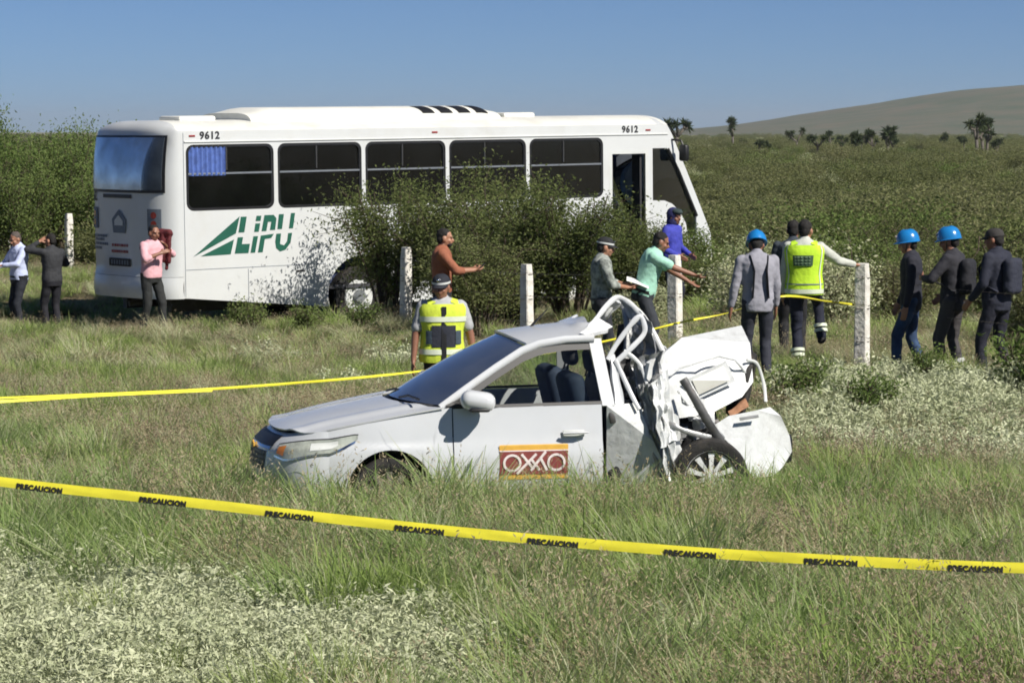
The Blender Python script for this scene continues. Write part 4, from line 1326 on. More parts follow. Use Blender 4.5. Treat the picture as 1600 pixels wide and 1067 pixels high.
# near tape, sagging along the verge, folded so that the lettering shows on its lower half
def tp(px, py, s):
    return (((px - 800) / s), 4500 / s, 3.0 - (py - 205) / s)
near_tape = tag(empty('warning_tape', (0, 18.5, 0.0)), 'yellow warning tape with black lettering slung across the near grass', 'tape')
near_tape.location = (0, 0, 0)
rows = tape_strip(near_tape, [tp(-330, 708, 246), tp(0, 754, 250), tp(300, 787, 255), tp(600, 821, 260), tp(900, 850, 265), tp(1200, 872, 270), tp(1600, 890, 277), tp(1950, 893, 283)], 0.062, R(18), 0.004, seg=24)
acc = [0.0]
for i in range(1, len(rows)):
    acc.append(acc[-1] + (rows[i][0] - rows[i - 1][0]).length)
def tape_text(root, rows, acc, s_mid, size, word, q0, flipped=False):
    def fm(x, y, z):
        sgl = s_mid + x
        i = int(np.searchsorted(acc, sgl)); i = min(max(i, 1), len(acc) - 1)
        t = (sgl - acc[i - 1]) / max(1e-6, acc[i] - acc[i - 1])
        p = rows[i - 1][0].lerp(rows[i][0], t)
        w = rows[i][2]; fb = rows[i][3]
        q = q0 + y
        return p + w * q + fb * (rows[i][4] * abs(q) / 0.074 * 2 - 0.0045)
    return link('lettering', text_mesh('lettering', word, size, M['tape_ink'], fm, 0.0, 0.0035, spacing=1.12), root)
i0 = min(range(len(rows)), key=lambda i: abs(rows[i][0].x - tp(0, 0, 250)[0]))
s_ = acc[i0] + 0.25
while s_ < acc[-1] - 0.4:
    tape_text(near_tape, rows, acc, s_, 0.046, 'PRECAUCION', -0.0185)
    s_ += 0.835
far_tape = tag(empty('warning_tape', (0, 0, 0)), 'yellow warning tape running behind the car to the concrete post', 'tape')
tape_strip(far_tape, [tp(-260, 632, 200), tp(0, 621, 194), tp(300, 609, 182), tp(500, 595, 174), tp(640, 581, 168), tp(800, 560, 160), tp(950, 532, 151), tp(1065, 503, 145), tp(1140, 487, 143.5), tp(1222, 462, 146.5), tp(1290, 470, 142.5), tp(1343, 476, 139.8)],
           0.022, R(28), 0.004, seg=10, twist=lambda t: 0.9 * math.sin(t * 19) * (0.3 + t))
tape_strip(far_tape, [tp(-260, 641, 200), tp(0, 627, 194.3), tp(160, 617, 188), tp(330, 609.5, 181.2)], 0.026, R(25), 0.003, seg=10, name='doubled_strip')

# ================================================================== people
def remesh(b_, voxel=0.011, smooth=4, wrinkle=0.0, seed=0.0, wsc=9.0):
    me = b_.mesh('tmp', [], False)
    bm = bmesh.new(); bm.from_mesh(me)
    bmesh.ops.recalc_face_normals(bm, faces=bm.faces)
    bm.to_mesh(me); bm.free()
    ob = bpy.data.objects.new('tmp', me)
    r_ = ob.modifiers.new('r', 'REMESH'); r_.mode = 'VOXEL'; r_.voxel_size = voxel
    if smooth:
        s_ = ob.modifiers.new('s', 'SMOOTH'); s_.factor = 0.5; s_.iterations = smooth
    out = eval_mesh(ob)
    bpy.data.meshes.remove(me)
    if wrinkle:
        n = len(out.vertices)
        co = np.empty(n * 3); out.vertices.foreach_get('co', co); co = co.reshape(-1, 3)
        nn = np.empty(n * 3); out.vertices.foreach_get('normal', nn); nn = nn.reshape(-1, 3)
        kk = np.array([noise.noise(Vector((p[0] * wsc, p[1] * wsc, p[2] * wsc * 1.4 + seed))) + 0.5 * noise.noise(Vector((p[0] * wsc * 2.2 + seed, p[1] * wsc * 2.2, p[2] * wsc * 3))) for p in co])
        out.vertices.foreach_set('co', (co + nn * (wrinkle * kk)[:, None]).astype(np.float32).ravel())
    out.polygons.foreach_set('use_smooth', [True] * len(out.polygons))
    out.update()
    return out

def ik(a, b, l1, l2, pole):
    a, b = Vector(a), Vector(b)
    d = b - a
    L = d.length
    if L > (l1 + l2) * 0.995:
        b = a + d.normalized() * (l1 + l2) * 0.995
        d = b - a; L = d.length
    x = (l1 * l1 - l2 * l2 + L * L) / (2 * L)
    h = math.sqrt(max(l1 * l1 - x * x, 0))
    dn = d.normalized()
    p = Vector(pole); p = p - dn * p.dot(dn)
    p.normalize()
    return a + dn * x + p * h, b

def hand(b_, e, w, curl, k, thumb_side, palm):
    """palm and five fingers continuing the forearm e->w"""
    d = (w - e).normalized()
    n = Vector(palm); n = (n - d * n.dot(d)).normalized()       # palm faces n
    s_ = d.cross(n)                                              # across the knuckles
    pc = w + d * 0.045 * k
    for q in (-0.5, 0.5):
        b_.capsule(w + d * 0.005 + s_ * q * 0.030 * k, w + d * 0.085 * k + s_ * q * 0.040 * k, 0.019 * k, 0.018 * k, 8)
    for j, (off, L) in enumerate(((-0.031, 0.068), (-0.011, 0.078), (0.010, 0.073), (0.030, 0.057))):
        q = w + d * 0.092 * k + s_ * off * k
        d1 = (d + n * curl * 0.6).normalized(); d2 = (d + n * curl * 1.9).normalized()
        m = q + d1 * L * 0.5 * k
        b_.capsule(q, m, 0.0098 * k, 0.0092 * k, 7)
        b_.capsule(m, m + d2 * L * 0.5 * k, 0.0092 * k, 0.0075 * k, 7)
    t0 = w + d * 0.03 * k - s_ * 0.028 * k * thumb_side
    t1 = t0 + (d * 0.6 - s_ * 0.75 * thumb_side + n * 0.3).normalized() * 0.042 * k
    t2 = t1 + (d * 0.9 - s_ * 0.1 * thumb_side + n * 0.4).normalized() * 0.034 * k
    b_.capsule(t0, t1, 0.0125 * k, 0.0105 * k, 7); b_.capsule(t1, t2, 0.0105 * k, 0.0085 * k, 7)

def person(label, X, Y, face, H, top, legs, skin='mid', hair=(0.012, 0.010, 0.009), lean=0.0, side=0.0, hip=(0, 0, 0), lf=(-0.10, 0.02, 0), rf=(0.10, -0.02, 0), lyaw=8, ryaw=-8,
           lh=(-0.27, 0.04, 0.80), rh=(0.27, 0.04, 0.80), lpole=(-0.5, -1, 0), rpole=(0.5, -1, 0), head=(0, 0), sleeve='long', shoes=(0.02, 0.018, 0.016), bulk=1.0, hat=None, vest=None, pack=None,
           curl=(0.35, 0.35), lpalm=(1, 0, 0), rpalm=(-1, 0, 0), z=None, beard=False, tuck=True, hairy=True, legcol2=None, seed=0, belt_=None):
    k = H / 1.72
    root = empty('person', (X, Y, g(X, Y) if z is None else z), (0, 0, R(-face)))
    tag(root, label, 'person', 'people at the crash scene')
    K = lambda p: Vector(p) * k
    hipc = K((0, 0, 0.90)) + K(hip)
    rotT = Euler((R(-lean), R(side), 0)).to_matrix()
    T = lambda p: hipc + rotT @ K(p)
    shL, shR = T((-0.180, 0, 0.475)), T((0.180, 0, 0.475))
    elL, haL = ik(shL, K(lh), 0.285 * k, 0.25 * k, lpole)
    elR, haR = ik(shR, K(rh), 0.285 * k, 0.25 * k, rpole)
    hL, hR = T((-0.092, 0, 0.0)), T((0.092, 0, 0.0))
    anL, anR = K(lf) + K((0, 0, 0.085)), K(rf) + K((0, 0, 0.085))
    knL, anL = ik(hL, anL, 0.425 * k, 0.41 * k, (-0.1, 1, 0.1))
    knR, anR = ik(hR, anR, 0.425 * k, 0.41 * k, (0.1, 1, 0.1))
    toe = lambda a, yaw: a + Vector((math.sin(R(yaw)) * -1, math.cos(R(yaw)), 0)) * 0.15 * k + Vector((0, 0, -0.045 * k))
    hy, hp = head
    neck = T((0, 0.01, 0.555))
    Hm = rotT.lerp(Matrix.Identity(3), 0.5) @ Euler((R(-hp), 0, R(-hy))).to_matrix()
    hc = neck + Hm @ K((0, 0.022, 0.115))
    Hd = lambda p: hc + Hm @ K(p)
    def torso(b_, off, z0=-0.08, z1=0.56):
        st = [(-0.10, 0.130, 0.098), (-0.02, 0.158, 0.112), (0.06, 0.158, 0.112), (0.16, 0.146, 0.104), (0.26, 0.152, 0.108), (0.36, 0.170, 0.116), (0.44, 0.178, 0.112), (0.495, 0.165, 0.096), (0.53, 0.115, 0.078), (0.56, 0.066, 0.062)]
        rings = []
        for zz, a, c in st:
            if zz < z0 - 1e-6 or zz > z1 + 1e-6: continue
            aa, cc = a * (1 + (bulk - 1)) + off, c * bulk * (1 + 0.25 * (bulk - 1)) + off
            fy = 0.02 * (bulk - 1) * 6 * math.exp(-((zz - 0.1) / 0.14) ** 2)
            rings.append([T((aa * math.copysign(abs(math.cos(t)) ** 0.85, math.cos(t)), cc * math.copysign(abs(math.sin(t)) ** 0.85, math.sin(t)) + fy, zz)) for t in [2 * PI * i / 20 for i in range(20)]])
        b_.loft(rings)
    # body
    b_ = MB()
    torso(b_, -0.022, -0.08, 0.53)
    b_.capsule(T((0, 0, 0.50)), neck + Hm @ K((0, 0.01, 0.03)), 0.062 * k, 0.056 * k)
    mat = Hm
    b_.ell(Hd((0, -0.012, 0.030)), 0.074 * k, 0.092 * k, 0.082 * k, mat)
    b_.ell(Hd((0, 0.018, -0.035)), 0.062 * k, 0.072 * k, 0.078 * k, mat)
    b_.ell(Hd((0, 0.050, -0.082)), 0.036 * k, 0.034 * k, 0.028 * k, mat)
    b_.capsule(Hd((0, 0.080, 0.012)), Hd((0, 0.106, -0.026)), 0.010 * k, 0.016 * k, 8)
    for sx in (-1, 1):
        b_.ell(Hd((sx * 0.076, -0.008, -0.012)), 0.014 * k, 0.026 * k, 0.034 * k, mat)
        b_.ell(Hd((sx * 0.030, 0.078, 0.026)), 0.026 * k, 0.013 * k, 0.011 * k, mat)
        b_.ell(Hd((sx * 0.038, 0.060, -0.030)), 0.024 * k, 0.022 * k, 0.022 * k, mat)
    b_.ell(Hd((0, 0.088, -0.052)), 0.024 * k, 0.010 * k, 0.011 * k, mat)
    for sh, el, ha, cu, pal, th in ((shL, elL, haL, curl[0], lpalm, 1), (shR, elR, haR, curl[1], rpalm, -1)):
        b_.capsule(sh, el, 0.050 * k, 0.041 * k); b_.capsule(el, ha, 0.041 * k, 0.027 * k)
        hand(b_, el, ha, cu, k, th, pal)
    for h_, kn, an, yaw in ((hL, knL, anL, lyaw), (hR, knR, anR, ryaw)):
        b_.capsule(h_, kn, 0.078 * k, 0.052 * k); b_.capsule(kn, an, 0.054 * k, 0.036 * k); b_.capsule(an, toe(an, yaw), 0.036 * k, 0.03 * k)
    me = remesh(b_, 0.0105, 3)
    me.materials.append(SKIN[skin])
    body = link('body', me, root)
    for sx in (-1, 1):
        e_ = MB(); e_.ell(Hd((sx * 0.030, 0.083, 0.006)), 0.010 * k, 0.007 * k, 0.0055 * k, mat)
        e_.build('eye', M['ink_black'], root)
    # hair
    if hairy:
        b_ = MB()
        b_.ell(Hd((0, -0.026, 0.040)), 0.080 * k, 0.092 * k, 0.084 * k, mat)
        b_.ell(Hd((0, -0.055, -0.010)), 0.072 * k, 0.055 * k, 0.075 * k, mat)
        me = remesh(b_, 0.012, 2, 0.006, seed, 26)
        me.materials.append(cloth(hair, var=0.4, vs=40))
        link('hair', me, root)
    if beard:
        b_ = MB(); b_.ell(Hd((0, 0.048, -0.074)), 0.050 * k, 0.046 * k, 0.038 * k, mat)
        me = remesh(b_, 0.011, 2, 0.004, seed, 30); me.materials.append(cloth(hair, var=0.4, vs=40)); link('beard', me, root)
    # shirt or jacket
    b_ = MB()
    torso(b_, 0.016, -0.02 if tuck else -0.10, 0.56)
    b_.capsule(T((0, 0.0, 0.49)), T((0, 0.005, 0.545)), 0.080 * k, 0.072 * k)
    for sh, el, ha in ((shL, elL, haL), (shR, elR, haR)):
        b_.capsule(sh, T((0, 0, 0.42)), 0.064 * k, 0.09 * k)
        if sleeve == 'long':
            b_.capsule(sh, el, 0.068 * k, 0.056 * k); b_.capsule(el, el.lerp(ha, 0.90), 0.056 * k, 0.041 * k)
        elif sleeve == 'rolled':
            b_.capsule(sh, el, 0.068 * k, 0.058 * k); b_.capsule(el, el.lerp(ha, 0.30), 0.057 * k, 0.050 * k)
        else:
            b_.capsule(sh, sh.lerp(el, 0.72), 0.068 * k, 0.064 * k)
    me = remesh(b_, 0.0125, 3, 0.007, seed + 1.0)
    me.materials.append(top)
    link('shirt' if sleeve != 'jacket' else 'jacket', me, root)
    # trousers
    b_ = MB()
    torso(b_, 0.013 if tuck else 0.006, -0.10, 0.06)
    for h_, kn, an in ((hL, knL, anL), (hR, knR, anR)):
        b_.capsule(h_ + Vector((0, -0.012, 0.02)) * k, kn, 0.097 * k, 0.068 * k); b_.capsule(kn, an + Vector((0, 0, 0.0)), 0.067 * k, 0.058 * k)
    me = remesh(b_, 0.0125, 3, 0.008, seed + 4.0, 7)
    me.materials.append(legs)
    tr = link('trousers', me, root)
    if belt_:
        bb = MB(); rr = []
        for zz in (0.02, 0.055):
            rr.append([T(((0.158 * bulk + 0.026) * math.cos(t), (0.112 * bulk + 0.026) * math.sin(t), zz)) for t in [2 * PI * i / 24 for i in range(24)]])
        bb.loft(rr); bb.build('belt', belt_, root)
    for an, yaw in ((anL, lyaw), (anR, ryaw)):
        b_ = MB()
        f = toe(an, yaw)
        b_.capsule(an + Vector((0, 0, -0.02 * k)), an + Vector((0, -0.02, -0.045)) * k, 0.052 * k, 0.042 * k)
        b_.capsule(an + Vector((0, -0.02, -0.045)) * k, f, 0.044 * k, 0.038 * k, flat=1.15)
        me = remesh(b_, 0.012, 2); me.materials.append(cloth(shoes)); link('shoe', me, root)
    # headgear
    if hat and hat[0] == 'helmet':
        b_ = MB()
        hcol = hat[1]
        rings = []
        for i in range(9):
            a = PI / 2 * i / 8
            rr = [Hd((0.116 * math.cos(a) ** 0.75 * math.cos(t), -0.006 + 0.134 * math.cos(a) ** 0.75 * math.sin(t), 0.022 + 0.142 * math.sin(a) + (0.006 if (abs(math.cos(t)) < 0.22 and 0 < i < 8) else 0))) for t in [2 * PI * j / 32 for j in range(32)]]
            if i == 8: rr = [Hd((0.012 * math.cos(t), 0.012 * math.sin(t), 0.164)) for t in [2 * PI * j / 32 for j in range(32)]]
            rings.append(rr)
        b_.loft(rings)
        hm_ = b_.build('helmet', hcol, root, auto=60)
        b2 = MB()
        b2.loft([[Hd(((0.115 + o) * math.cos(t), -0.006 + (0.133 + o + (0.03 * max(0, math.sin(t)) ** 3 if o > 0.005 else 0)) * math.sin(t), 0.022 - dz - (0.01 * max(0, math.sin(t)) if o > 0.005 else 0))) for t in [2 * PI * j / 32 for j in range(32)]] for o, dz in ((0.0, -0.006), (0.009, 0.0), (0.007, 0.007), (-0.004, 0.004))], cap=False)
        b2.build('brim', hcol, hm_, auto=60)
        b3 = MB(); b3.ell(Hd((0, 0.126, 0.085)), 0.028 * k, 0.006 * k, 0.022 * k, mat); b3.build('helmet_sticker', M['oxxo_white'], hm_)
        for sx in (-1, 1):
            MB().tube([Hd((sx * 0.085, 0.0, 0.04)), Hd((sx * 0.075, 0.02, -0.05)), Hd((0.0, 0.045, -0.118))], 0.006, 5).build('chin_strap', M['black_trim'], hm_)
    elif hat and hat[0] == 'cap':
        b_ = MB()
        rings = []
        for i in range(7):
            a = PI / 2 * i / 6
            q = max(math.cos(a), 0.06)
            rings.append([Hd((0.088 * q ** 0.7 * math.cos(t), -0.012 + 0.106 * q ** 0.7 * math.sin(t), 0.034 + 0.088 * math.sin(a))) for t in [2 * PI * j / 24 for j in range(24)]])
        b_.loft(rings)
        cp_ = b_.build('cap', hat[1], root, auto=60)
        vb = MB()
        vb.grid(lambda t, q: Hd((0.088 * math.cos(t) * (1 - 0.12 * q), -0.012 + 0.104 * math.sin(t) + 0.07 * q * math.sin(t), 0.038 - 0.022 * q - 0.012 * math.cos(t) ** 2)), lin(R(18), R(162), 14), lin(0, 1, 5))
        vb.build('visor', hat[1], cp_, thick=0.005)
        if len(hat) > 2:
            MB().ell(Hd((0, 0.094, 0.075)), 0.016, 0.006, 0.018, mat).build('cap_badge', hat[2], cp_)
            bnd = MB(); bnd.loft([[Hd((0.0905 * math.cos(t), -0.012 + 0.1085 * math.sin(t), zz)) for t in [2 * PI * j / 24 for j in range(24)]] for zz in (0.036, 0.056)], cap=False); bnd.build('cap_band', M['bus_grey'], cp_)
    elif hat and hat[0] == 'hood':
        b_ = MB(); b_.ell(Hd((0, -0.03, 0.02)), 0.10 * k, 0.105 * k, 0.115 * k, mat); b_.ell(Hd((0, -0.02, -0.08)), 0.10 * k, 0.10 * k, 0.08 * k, mat)
        me = remesh(b_, 0.013, 3, 0.006, seed); me.materials.append(hat[1]); link('hood', me, root)
        b_ = MB(); b_.ell(Hd((0, 0.03, 0.075)), 0.085 * k, 0.10 * k, 0.05 * k, mat); me = remesh(b_, 0.013, 2); me.materials.append(hat[2]); link('cap', me, root)
    # vest
    if vest:
        col, trim, style = vest
        zs = lin(-0.02, 0.50, 14)
        prof_z = [-0.10, -0.02, 0.06, 0.16, 0.26, 0.36, 0.44, 0.495, 0.53]
        prof_a = [0.158, 0.168, 0.166, 0.152, 0.158, 0.176, 0.184, 0.172, 0.122]
        prof_c = [0.115, 0.122, 0.120, 0.112, 0.116, 0.122, 0.118, 0.103, 0.084]
        def vp(t, zz, off):
            a = np.interp(zz, prof_z, prof_a) * bulk + off; c = np.interp(zz, prof_z, prof_c) * bulk + off
            ct, st_ = math.cos(t), math.sin(t)
            wv = 0.006 * noise.noise(Vector((ct * 3, st_ * 3, zz * 8 + seed)))
            return T(((a + wv) * math.copysign(abs(ct) ** 0.85, ct), (c + wv) * math.copysign(abs(st_) ** 0.85, st_), zz))
        b_ = MB()
        for (t0, t1) in ((R(8), R(172)), (R(188), R(352))):
            b_.grid(lambda t, zz: vp(t, zz, 0.032), lin(t0, t1, 22), lin(-0.06, 0.505, 16))
        for (t0, t1) in ((R(-8), R(8)), (R(172), R(188))):
            b_.grid(lambda t, zz: vp(t, zz, 0.032), lin(t0, t1, 4), lin(-0.06, 0.30, 10))
        for sx in (-1, 1):
            def strap(u, v):
                xx = sx * (0.075 + 0.075 * u); a = -1 + 2 * v
                return T((xx, 0.10 * bulk * a, 0.515 + 0.045 * (1 - a * a) - 0.022 * (u - 0.2)))
            b_.grid(strap, lin(0, 1, 5), lin(0, 1, 9))
        vo = b_.build('safety_vest', col, root, thick=0.004, auto=60)
        def band(name, z0, z1, mt, t0=0, t1=360, off=0.040, nt_=40):
            q = MB(); q.grid(lambda t, zz: vp(t, zz, off), lin(R(t0), R(t1), nt_), (z0, z1)); return q.build(name, mt, vo)
        if style == 'back':
            band('reflective_band', -0.045, 0.005, trim)
            band('waist_seam', 0.055, 0.068, M['ink_grey'], 200, 340, 0.038)
            pnl = band('back_panel', 0.27, 0.39, cloth((0.045, 0.10, 0.05)), 240, 292, 0.044, 14)
            for zz in (0.37, 0.335, 0.30):
                for j in range(5):
                    q = MB(); q.grid(lambda t, z_: vp(t, z_, 0.049), lin(R(247 + j * 8), R(252.5 + j * 8), 3), (zz - 0.009, zz + 0.009)); q.build('printed_mark', cloth((0.14, 0.22, 0.13)), vo)
            for sx in (-1, 1):
                q = MB(); q.grid(lambda u, zz: vp(R(270 + sx * (52 + 6 * u)), zz, 0.039), (0, 1), lin(0.0, 0.5, 10)); q.build('reflective_band', trim, vo)
        else:
            band('reflective_band', 0.335, 0.385, trim)
            band('reflective_band', 0.02, 0.07, trim)
            band('front_panel', 0.09, 0.30, cloth((0.022, 0.026, 0.04)), 62, 118, 0.037, 14)
            band('zip', -0.05, 0.48, M['black_trim'], 86, 94, 0.044, 5)
            for t0, t1 in ((42, 62), (118, 138)):
                band('pocket', 0.12, 0.25, cloth((0.05, 0.075, 0.10)), t0, t1, 0.043, 8)
    if pack:
        pcol = pack
        b_ = MB(); b_.rbox((0, 0, 0), (0.28 * k, 0.13 * k, 0.40 * k), 0.06, seg=5)
        me = remesh(b_, 0.014, 2, 0.008, seed); me.materials.append(pcol)
        bp = tag(link('backpack', me), 'dark backpack on the shoulders of the man at the fence', 'backpack')
        bp.name = 'backpack'
        mw = Matrix.Translation(root.location) @ Euler((0, 0, R(-face))).to_matrix().to_4x4()
        loc = T((0, -0.175 * bulk, 0.28))
        bp.matrix_world = mw @ Matrix.Translation(loc) @ rotT.to_4x4()
        for sx in (-1, 1):
            pts = [(sx * 0.10, 0.07, 0.16), (sx * 0.12, 0.14, 0.215), (sx * 0.13, 0.24, 0.20), (sx * 0.135, 0.325, 0.08), (sx * 0.15, 0.29, -0.06), (sx * 0.15, 0.08, -0.16)]
            MB().tube(pts, 0.022, 8, flat=0.35, up=(0, 1, 0)).build('strap', pcol, bp)
        root['_pack'] = bp.name
    frame = dict(root=root, T=T, Hd=Hd, haL=haL, haR=haR, elL=elL, elR=elR, anL=anL, anR=anR, knL=knL, knR=knR, k=k, face=face)
    return frame

def to_world(fr, p):
    r = fr['root']
    return r.location + Euler((0, 0, R(-fr['face']))).to_matrix() @ Vector(p)

def held(fr, name, label, cat, b_, mat, p, rot):
    o = b_.build(name, mat, None)
    tag(o, label, cat)
    o.location = to_world(fr, p)
    o.rotation_euler = rot
    return o

def phone(fr, hand_key, label, rot, off=(0, 0.06, 0.02)):
    b_ = MB(); b_.rbox((0, 0, 0), (0.075, 0.010, 0.15), 0.006)
    return held(fr, 'phone', label, 'phone', b_, M['black_trim'], fr[hand_key] + Vector(off), rot)

def paper(fr, hand_key, label, rot, off):
    b_ = MB(); b_.grid(lambda u, v: (u, v + 0.01 * math.sin(u * 16), 0.012 * math.cos(v * 9)), lin(-0.1, 0.1, 8), lin(-0.14, 0.14, 8))
    o = b_.build('paper', pm('paper_%d' % len(bpy.data.materials), (0.78, 0.78, 0.76), 0.8, var=0.06), None, thick=0.002)
    tag(o, label, 'paper')
    o.location = to_world(fr, fr[hand_key] + Vector(off)); o.rotation_euler = rot
    return o

NAVY = cloth((0.012, 0.015, 0.030)); BLACK = cloth((0.014, 0.014, 0.017)); CHAR = cloth((0.030, 0.031, 0.034))
HIVIS = cloth((0.52, 0.80, 0.035), var=0.12); HIVIS2 = cloth((0.62, 0.74, 0.06), var=0.12)
SILVER = pm('reflective_tape', (0.70, 0.76, 0.60), 0.4, var=0.1, vscale=15)
HELMET = pm('helmet_blue', (0.015, 0.20, 0.52), 0.25, var=0.1, vscale=5, coat=0.4)

p1 = person('man in pale blue shirt and dark trousers looking down at papers', -8.12, 47.4, -125, 1.72, cloth((0.50, 0.56, 0.78), var=0.1), cloth((0.014, 0.017, 0.026)), 'mid', hair=(0.10, 0.08, 0.07), head=(-15, 22),
            lh=(-0.10, 0.34, 1.13), rh=(0.16, 0.30, 1.10), lpole=(-1, -0.4, -0.6), rpole=(1, -0.4, -0.6), lpalm=(0, 0, 1), rpalm=(0, 0, 1), curl=(0.6, 0.6), bulk=1.05, seed=1, belt_=M['black_trim'])
paper(p1, 'haR', 'white sheet of paper in the hands of the man in pale blue', (R(25), R(20), R(30)), (-0.05, 0.12, 0.03))
p2 = person('man in dark grey shirt and black trousers with one hand at his head', -7.56, 47.3, -45, 1.68, cloth((0.030, 0.032, 0.037)), cloth((0.012, 0.012, 0.018)), 'tan', head=(-25, 5), lf=(-0.08, 0.06, 0), rf=(0.09, -0.06, 0),
            lh=(-0.16, 0.13, 1.55), lpole=(-0.8, 0.6, -0.4), rh=(0.17, 0.25, 1.18), rpole=(1, -0.3, -0.6), seed=2, bulk=1.06)
p3 = person('man in pink shirt and black trousers walking past the back of the bus', -5.33, 42.5, 128, 1.66, cloth((0.72, 0.40, 0.44), var=0.12), cloth((0.020, 0.022, 0.022)), 'dark', head=(12, 8), lf=(-0.11, 0.14, 0.0), rf=(0.10, -0.10, 0.0), lean=3,
            rh=(0.10, 0.30, 1.26), rpole=(1, -0.2, -0.7), lh=(-0.22, 0.10, 1.36), lpole=(-1, 0.2, -0.6), sleeve='rolled', seed=3, bulk=1.05)
jk = MB()
for i in range(5):
    jk.capsule((0.02 * math.sin(i * 2.1), 0.05 * (i - 2), 0.0), (0.03 * math.sin(i * 1.3), 0.055 * (i - 2), -0.42 - 0.09 * math.sin(i * 1.7)), 0.036, 0.026)
jk.capsule((0, -0.1, 0.02), (0, 0.1, 0.03), 0.06, 0.05)
jm = remesh(jk, 0.014, 3, 0.012, 3.3); jm.materials.append(cloth((0.11, 0.016, 0.02)))
jo = tag(link('jacket', jm), 'dark red jacket held over the shoulder of the man in pink', 'jacket')
jo.location = to_world(p3, p3['haL'] + Vector((-0.03, -0.08, 0.17))); jo.rotation_euler = (0, R(4), R(70))
p4 = person('man in brown shirt standing at the bush holding a phone', -0.90, 36.9, 88, 1.76, cloth((0.30, 0.105, 0.055), var=0.2), cloth((0.02, 0.02, 0.025)), 'tan', head=(4, 6), beard=True,
            lh=(-0.12, 0.36, 1.17), rh=(0.12, 0.40, 1.17), lpole=(-0.8, -0.5, -0.7), rpole=(0.8, -0.5, -0.7), lpalm=(0.6, 0, 0.8), rpalm=(-0.6, 0, 0.8), curl=(0.7, 0.7), sleeve='rolled', seed=4)
phone(p4, 'haR', 'dark phone in the hand of the man in brown', (R(-50), 0, R(-88)), (-0.03, 0.09, 0.04))
p5 = person('traffic officer in yellow safety vest and dark cap standing behind the car', -0.66, 27.1, 172, 1.68, cloth((0.40, 0.41, 0.42), var=0.15), cloth((0.012, 0.013, 0.02)), 'dark', head=(22, 8), hat=('cap', cloth((0.015, 0.017, 0.025)), M['chrome']), vest=(HIVIS2, SILVER, 'front'), sleeve='short', z=g(-0.66, 27.1),
            rh=(0.30, 0.06, 0.78), lh=(-0.33, 0.02, 0.80), rpole=(1, -0.6, 0), lpole=(-1, -0.6, 0), side=0, seed=5, bulk=1.12, belt_=M['black_trim'])
p6 = person('officer in grey patterned shirt and cap writing on a sheet', 1.07, 34.4, 84, 1.70, cloth((0.34, 0.37, 0.34), col2=(0.10, 0.11, 0.10), vs=16), cloth((0.02, 0.022, 0.03)), 'tan', head=(4, 10), hat=('cap', cloth((0.016, 0.017, 0.02)), M['chrome'], 1), sleeve='rolled',
            lh=(-0.06, 0.34, 1.10), rh=(0.11, 0.30, 1.08), lpole=(-0.8, -0.5, -0.7), rpole=(0.8, -0.5, -0.7), lpalm=(0.3, 0, 1), rpalm=(-0.3, 0, 1), curl=(0.6, 0.6), seed=6, belt_=M['black_trim'])
paper(p6, 'haL', 'white sheet of paper held by the officer in grey', (R(20), R(-10), R(80)), (0.06, 0.10, 0.03))
p7 = person('man in mint green shirt bending forward with his arm stretched out', 1.62, 34.6, 90, 1.70, cloth((0.36, 0.66, 0.52), var=0.12), cloth((0.035, 0.04, 0.05)), 'dark', head=(0, 14), lean=16, hip=(0, -0.05, -0.02), sleeve='short',
            rh=(0.14, 0.60, 1.10), lh=(-0.14, 0.52, 1.02), rpole=(0.8, -0.4, -0.8), lpole=(-0.8, -0.4, -0.8), rpalm=(-0.2, 0, 1), lpalm=(0.2, 0, 1), curl=(0.2, 0.4), bulk=1.1, seed=7, belt_=M['black_trim'])
p8 = person('person in bright blue hooded top near the front of the bus', 2.27, 40.9, 120, 1.66, cloth((0.05, 0.06, 0.42), var=0.25), NAVY, 'dark', head=(10, 8), hat=('hood', cloth((0.020, 0.022, 0.10), var=0.2), cloth((0.03, 0.05, 0.05))), seed=8, lh=(-0.2, 0.2, 1.0), rh=(0.2, 0.2, 1.0))
p9 = person('worker in blue helmet and grey top beside the man in the yellow vest', 2.60, 30.4, -8, 1.64, cloth((0.30, 0.30, 0.345), var=0.15), cloth((0.030, 0.033, 0.048)), 'dark', head=(8, 26), lean=5, hat=('helmet', HELMET), seed=9, tuck=False, bulk=1.05,
            lh=(-0.30, 0.06, 0.80), rh=(0.24, 0.16, 0.84))
bib = MB()
for sx in (-1, 1):
    bib.tube([p9['T']((sx * 0.10, 0.12, 0.05)), p9['T']((sx * 0.10, 0.14, 0.35)), p9['T']((sx * 0.11, 0.06, 0.545)), p9['T']((sx * 0.10, -0.09, 0.50)), p9['T']((sx * 0.07, -0.155, 0.35)), p9['T']((sx * 0.09, -0.14, 0.05))], 0.032, 8, flat=0.3, up=(1, 0, 0))
bib.build('harness', M['black_trim'], p9['root'])
p10 = person('worker in dark slate jacket mostly hidden behind the man in the yellow vest', 3.24, 33.2, 5, 1.66, cloth((0.036, 0.047, 0.062)), BLACK, 'dark', head=(10, 8), seed=10, tuck=False, lh=(-0.26, 0.05, 0.80), bulk=1.05)
p11 = person('man in yellow green safety vest stepping up with his hand on the post', 3.23, 31.8, 6, 1.67, cloth((0.52, 0.54, 0.48), var=0.12), cloth((0.010, 0.013, 0.030)), 'tan', head=(20, 6), vest=(HIVIS, SILVER, 'back'), lf=(-0.06, 0.0, 0), rf=(0.20, 0.30, 0.26), hip=(0, 0.02, 0.0),
             rh=(0.575, 0.29, 1.17), rpole=(0.2, -0.3, -1), rpalm=(0, 0, -1), lh=(-0.24, 0.12, 0.84), seed=11, bulk=1.1, curl=(0.3, 0.25))
